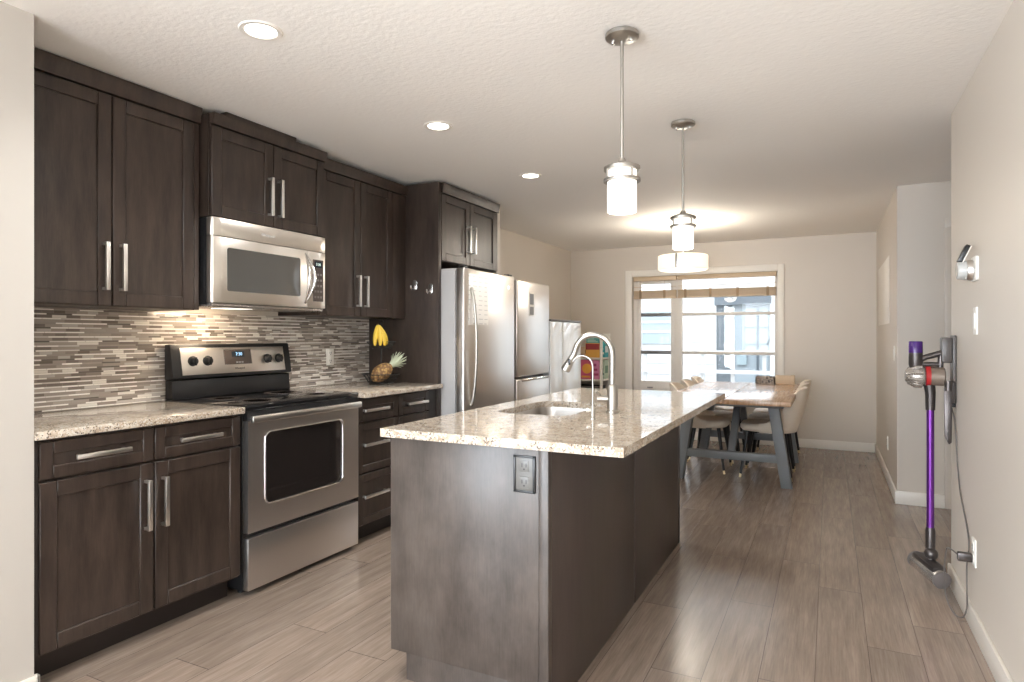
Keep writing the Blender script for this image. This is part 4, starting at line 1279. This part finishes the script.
bm = bmesh.new(); lathe(bm, [(0, 1.09), (.026, 1.09), (.031, 1.11), (.031, 1.1675), (0, 1.1675)], (.385, vy, 0), 'z', 28); obj('motor', bm, 'gunmetal', vc)
bm = bmesh.new(); lathe(bm, [(0, -.050), (.026, -.048), (.044, -.030), (.052, 0), (.052, .028), (.046, .036), (0, .036)], (.388, vy, 1.052), 'x', 28)
for k in range(9):
    a = 2 * PI * k / 9; tube(bm, [(.352, vy + .032 * math.cos(a), 1.052 + .032 * math.sin(a)), (.385, vy + .048 * math.cos(a), 1.052 + .048 * math.sin(a)), (.412, vy + .052 * math.cos(a), 1.052 + .052 * math.sin(a))], [.009, .013, .010], 8)
obj('cyclone_housing', bm, 'silver_plastic', vc)
bm = bmesh.new(); lathe(bm, [(0, 0), (.050, 0), (.050, .020), (0, .020)], (.426, vy, 1.052), 'x', 28); obj('red_ring', bm, 'red_plastic', vc)
bm = bmesh.new(); lathe(bm, [(0, 0), (.047, 0), (.047, .055), (.042, .060), (0, .060)], (.4465, vy, 1.052), 'x', 28); obj('dust_bin', bm, 'bin_smoke', vc)
bm = bmesh.new(); tube(bm, [(.405, vy, 1.135), (.43, vy, 1.148), (.495, vy, 1.168)], [.016, .014, .016], 10); tube(bm, [(.41, vy, 1.11), (.497, vy, 1.112)], [.012, .012], 10); tube(bm, [(.492, vy, 1.175), (.488, vy, 1.10), (.490, vy, 1.06)], [.014, .013, .014], 10)
obj('handle', bm, 'gunmetal', vc)
bm = bmesh.new(); tube(bm, [(.442, vy, 1.012), (wx, vy, .97), (wx, vy, .885)], [.026, .023, .021], 16); obj('neck', bm, 'gunmetal', vc)
bm = bmesh.new(); tube(bm, [(wx, vy, .89), (wx, vy, .30)], .0165, 20); obj('tube', bm, 'purple_metal', vc)
bm = bmesh.new(); tube(bm, [(wx, vy, .302), (wx, vy, .285), (wx, vy, .20)], [.0185, .022, .021], 18); obj('tube_collar', bm, 'gunmetal', vc)
bm = bmesh.new(); t2 = bmesh.new(); bmesh.ops.create_uvsphere(t2, u_segments=20, v_segments=12, radius=.031); merge(bm, t2, Matrix.Translation((wx + .003, vy - .004, .172)))
tube(bm, [(wx + .002, vy, .17), (wx - .002, vy - .012, .135), (wx - .004, vy - .016, .115)], [.020, .019, .022], 14); obj('swivel_joint', bm, 'gunmetal', vc)
# roller head, long axis mostly along the wall
hm = Matrix.Translation((wx - .010, vy - .02, .098)) @ Matrix.Rotation(math.atan2(-.235, .105) , 4, 'Z') @ Matrix.Rotation(.14, 4, 'Y')
bm = bmesh.new(); t2 = bmesh.new(); lathe(t2, [(0, -.100), (.038, -.100), (.041, -.096), (.041, .096), (.038, .100), (0, .100)], (0, 0, 0), 'x', 24)
merge(bm, t2, hm); hd = obj('roller_head', bm, 'silver_plastic', vc)
for s in (-1, 1):
    bm = bmesh.new(); t2 = bmesh.new(); lathe(t2, [(0, s * .100), (.042, s * .100), (.042, s * .110), (.034, s * .114), (0, s * .114)], (0, 0, 0), 'x', 24); merge(bm, t2, hm); obj('end_cap', bm, 'plastic_grey', hd)
bm = bmesh.new(); t2 = bmesh.new(); box(t2, -.085, .085, -.032, .032, .022, .050, bev=.006); merge(bm, t2, hm); obj('cover', bm, 'gunmetal', hd)
ctl = thing('crevice_tool', 'grey crevice tool hanging below the vacuum dock', 'vacuum tool', (.515, vy, .73))
bm = bmesh.new(); prism(bm, [(.497, 1.0), (.532, 1.0), (.530, .90), (.528, .735), (.517, .725), (.500, .76)], 'y', vy - .053, vy - .038, bev=.003); obj('nozzle', bm, 'gunmetal', ctl)
bm = bmesh.new(); lathe(bm, [(0, 0), (.017, 0), (.017, .05), (0, .05)], (.515, vy - .0455, .985), 'z', 18); obj('collar', bm, 'gunmetal', ctl)

sc_ = outlet('power_outlet', 'white power outlet low on the right wall by the charger', 'outlet', (XR, 3.285, .335), 'x-', 'outlet')
ch = thing('charger', 'dark grey plug charger in the low right wall outlet', 'charger', (XR, 3.30, .31))
bm = bmesh.new(); box(bm, XR - .062, XR - .0095, 3.270, 3.30, .292, .328, bev=.004); obj('plug_body', bm, 'gunmetal', ch)
bm = bmesh.new()
pts = [(XR - .018, vy - .01, .905), (XR - .010, vy - .03, .86), (XR - .006, vy - .06, .78), (XR - .006, vy - .09, .66), (XR - .006, vy - .17, .52), (XR - .006, 3.44, .42), (XR - .007, 3.365, .34), (XR - .016, 3.36, .25), (XR - .02, 3.33, .15), (XR - .022, 3.325, .075), (XR - .035, 3.35, .025), (XR - .060, 3.40, .025), (XR - .082, 3.44, .085), (XR - .088, 3.43, .20), (XR - .085, 3.40, .30), (XR - .078, 3.33, .322), (XR - .062, 3.286, .318)]
sm = []
P_ = [Vector(p) for p in pts]
for i in range(len(P_) - 1):
    p0, p1, p2, p3 = P_[max(i - 1, 0)], P_[i], P_[i + 1], P_[min(i + 2, len(P_) - 1)]
    for k in range(6):
        u = k / 6; sm.append(.5 * ((2 * p1) + (-p0 + p2) * u + (2 * p0 - 5 * p1 + 4 * p2 - p3) * u * u + (-p0 + 3 * p1 - 3 * p2 + p3) * u ** 3))
sm.append(P_[-1])
tube(bm, sm, .0032, 8); obj('cable', bm, 'cord', ch)

outlet('light_switch', 'white light switch on the right wall below the thermostat', 'switch', (XR, 3.255, 1.315), 'x-', 'switch')
th = thing('thermostat', 'round steel and white thermostat on the right wall', 'thermostat', (XR, 3.27, 1.53))
bm = bmesh.new(); prism(bm, rrect(3.20, 3.31, 1.482, 1.585, .012), 'x', XR - .010, XR, bev=.002); obj('wall_plate', bm, 'white_plastic', th)
bm = bmesh.new(); lathe(bm, [(0, -.034), (.040, -.034), (.043, -.030), (.043, -.012), (.040, -.010), (0, -.010)], (XR, 3.27, 1.530), 'x', 36); obj('dial_ring', bm, 'nickel', th)
bm = bmesh.new(); lathe(bm, [(0, -.066), (.034, -.066), (.039, -.060), (.041, -.034), (0, -.034)], (XR, 3.27, 1.530), 'x', 36); obj('front_cap', bm, 'clear_cap', th)
bm = bmesh.new(); t2 = bmesh.new(); box(t2, -.011, .006, -.024, .024, -.038, .038, bev=.003); merge(bm, t2, Matrix.Translation((XR - .040, 3.27, 1.600)) @ Matrix.Rotation(.42, 4, 'Y')); tb = obj('tilted_tab', bm, 'black', th)
bm = bmesh.new(); t2 = bmesh.new(); box(t2, .006, .010, -.024, .024, -.038, .038, bev=.001); merge(bm, t2, Matrix.Translation((XR - .040, 3.27, 1.600)) @ Matrix.Rotation(.42, 4, 'Y')); obj('white_edge', bm, 'white_plastic', tb)

# wall calendar / paper and switch on the hall-side wall
cl = thing('wall_poster', 'pale unframed paper sheet on the far right wall', 'poster', (.45, 6.85, 1.35))
obj('sheet', B(.445, .4495, 6.20, 7.48, 1.36, 1.93, bev=.001), 'paper', cl)
outlet('light_switch', 'white light switch on the far right wall corner', 'switch', (.45, 5.72, 1.12), 'x-', 'switch')
outlet('power_outlet', 'white power outlet low on the far right wall', 'outlet', (.45, 6.35, .33), 'x-', 'outlet')
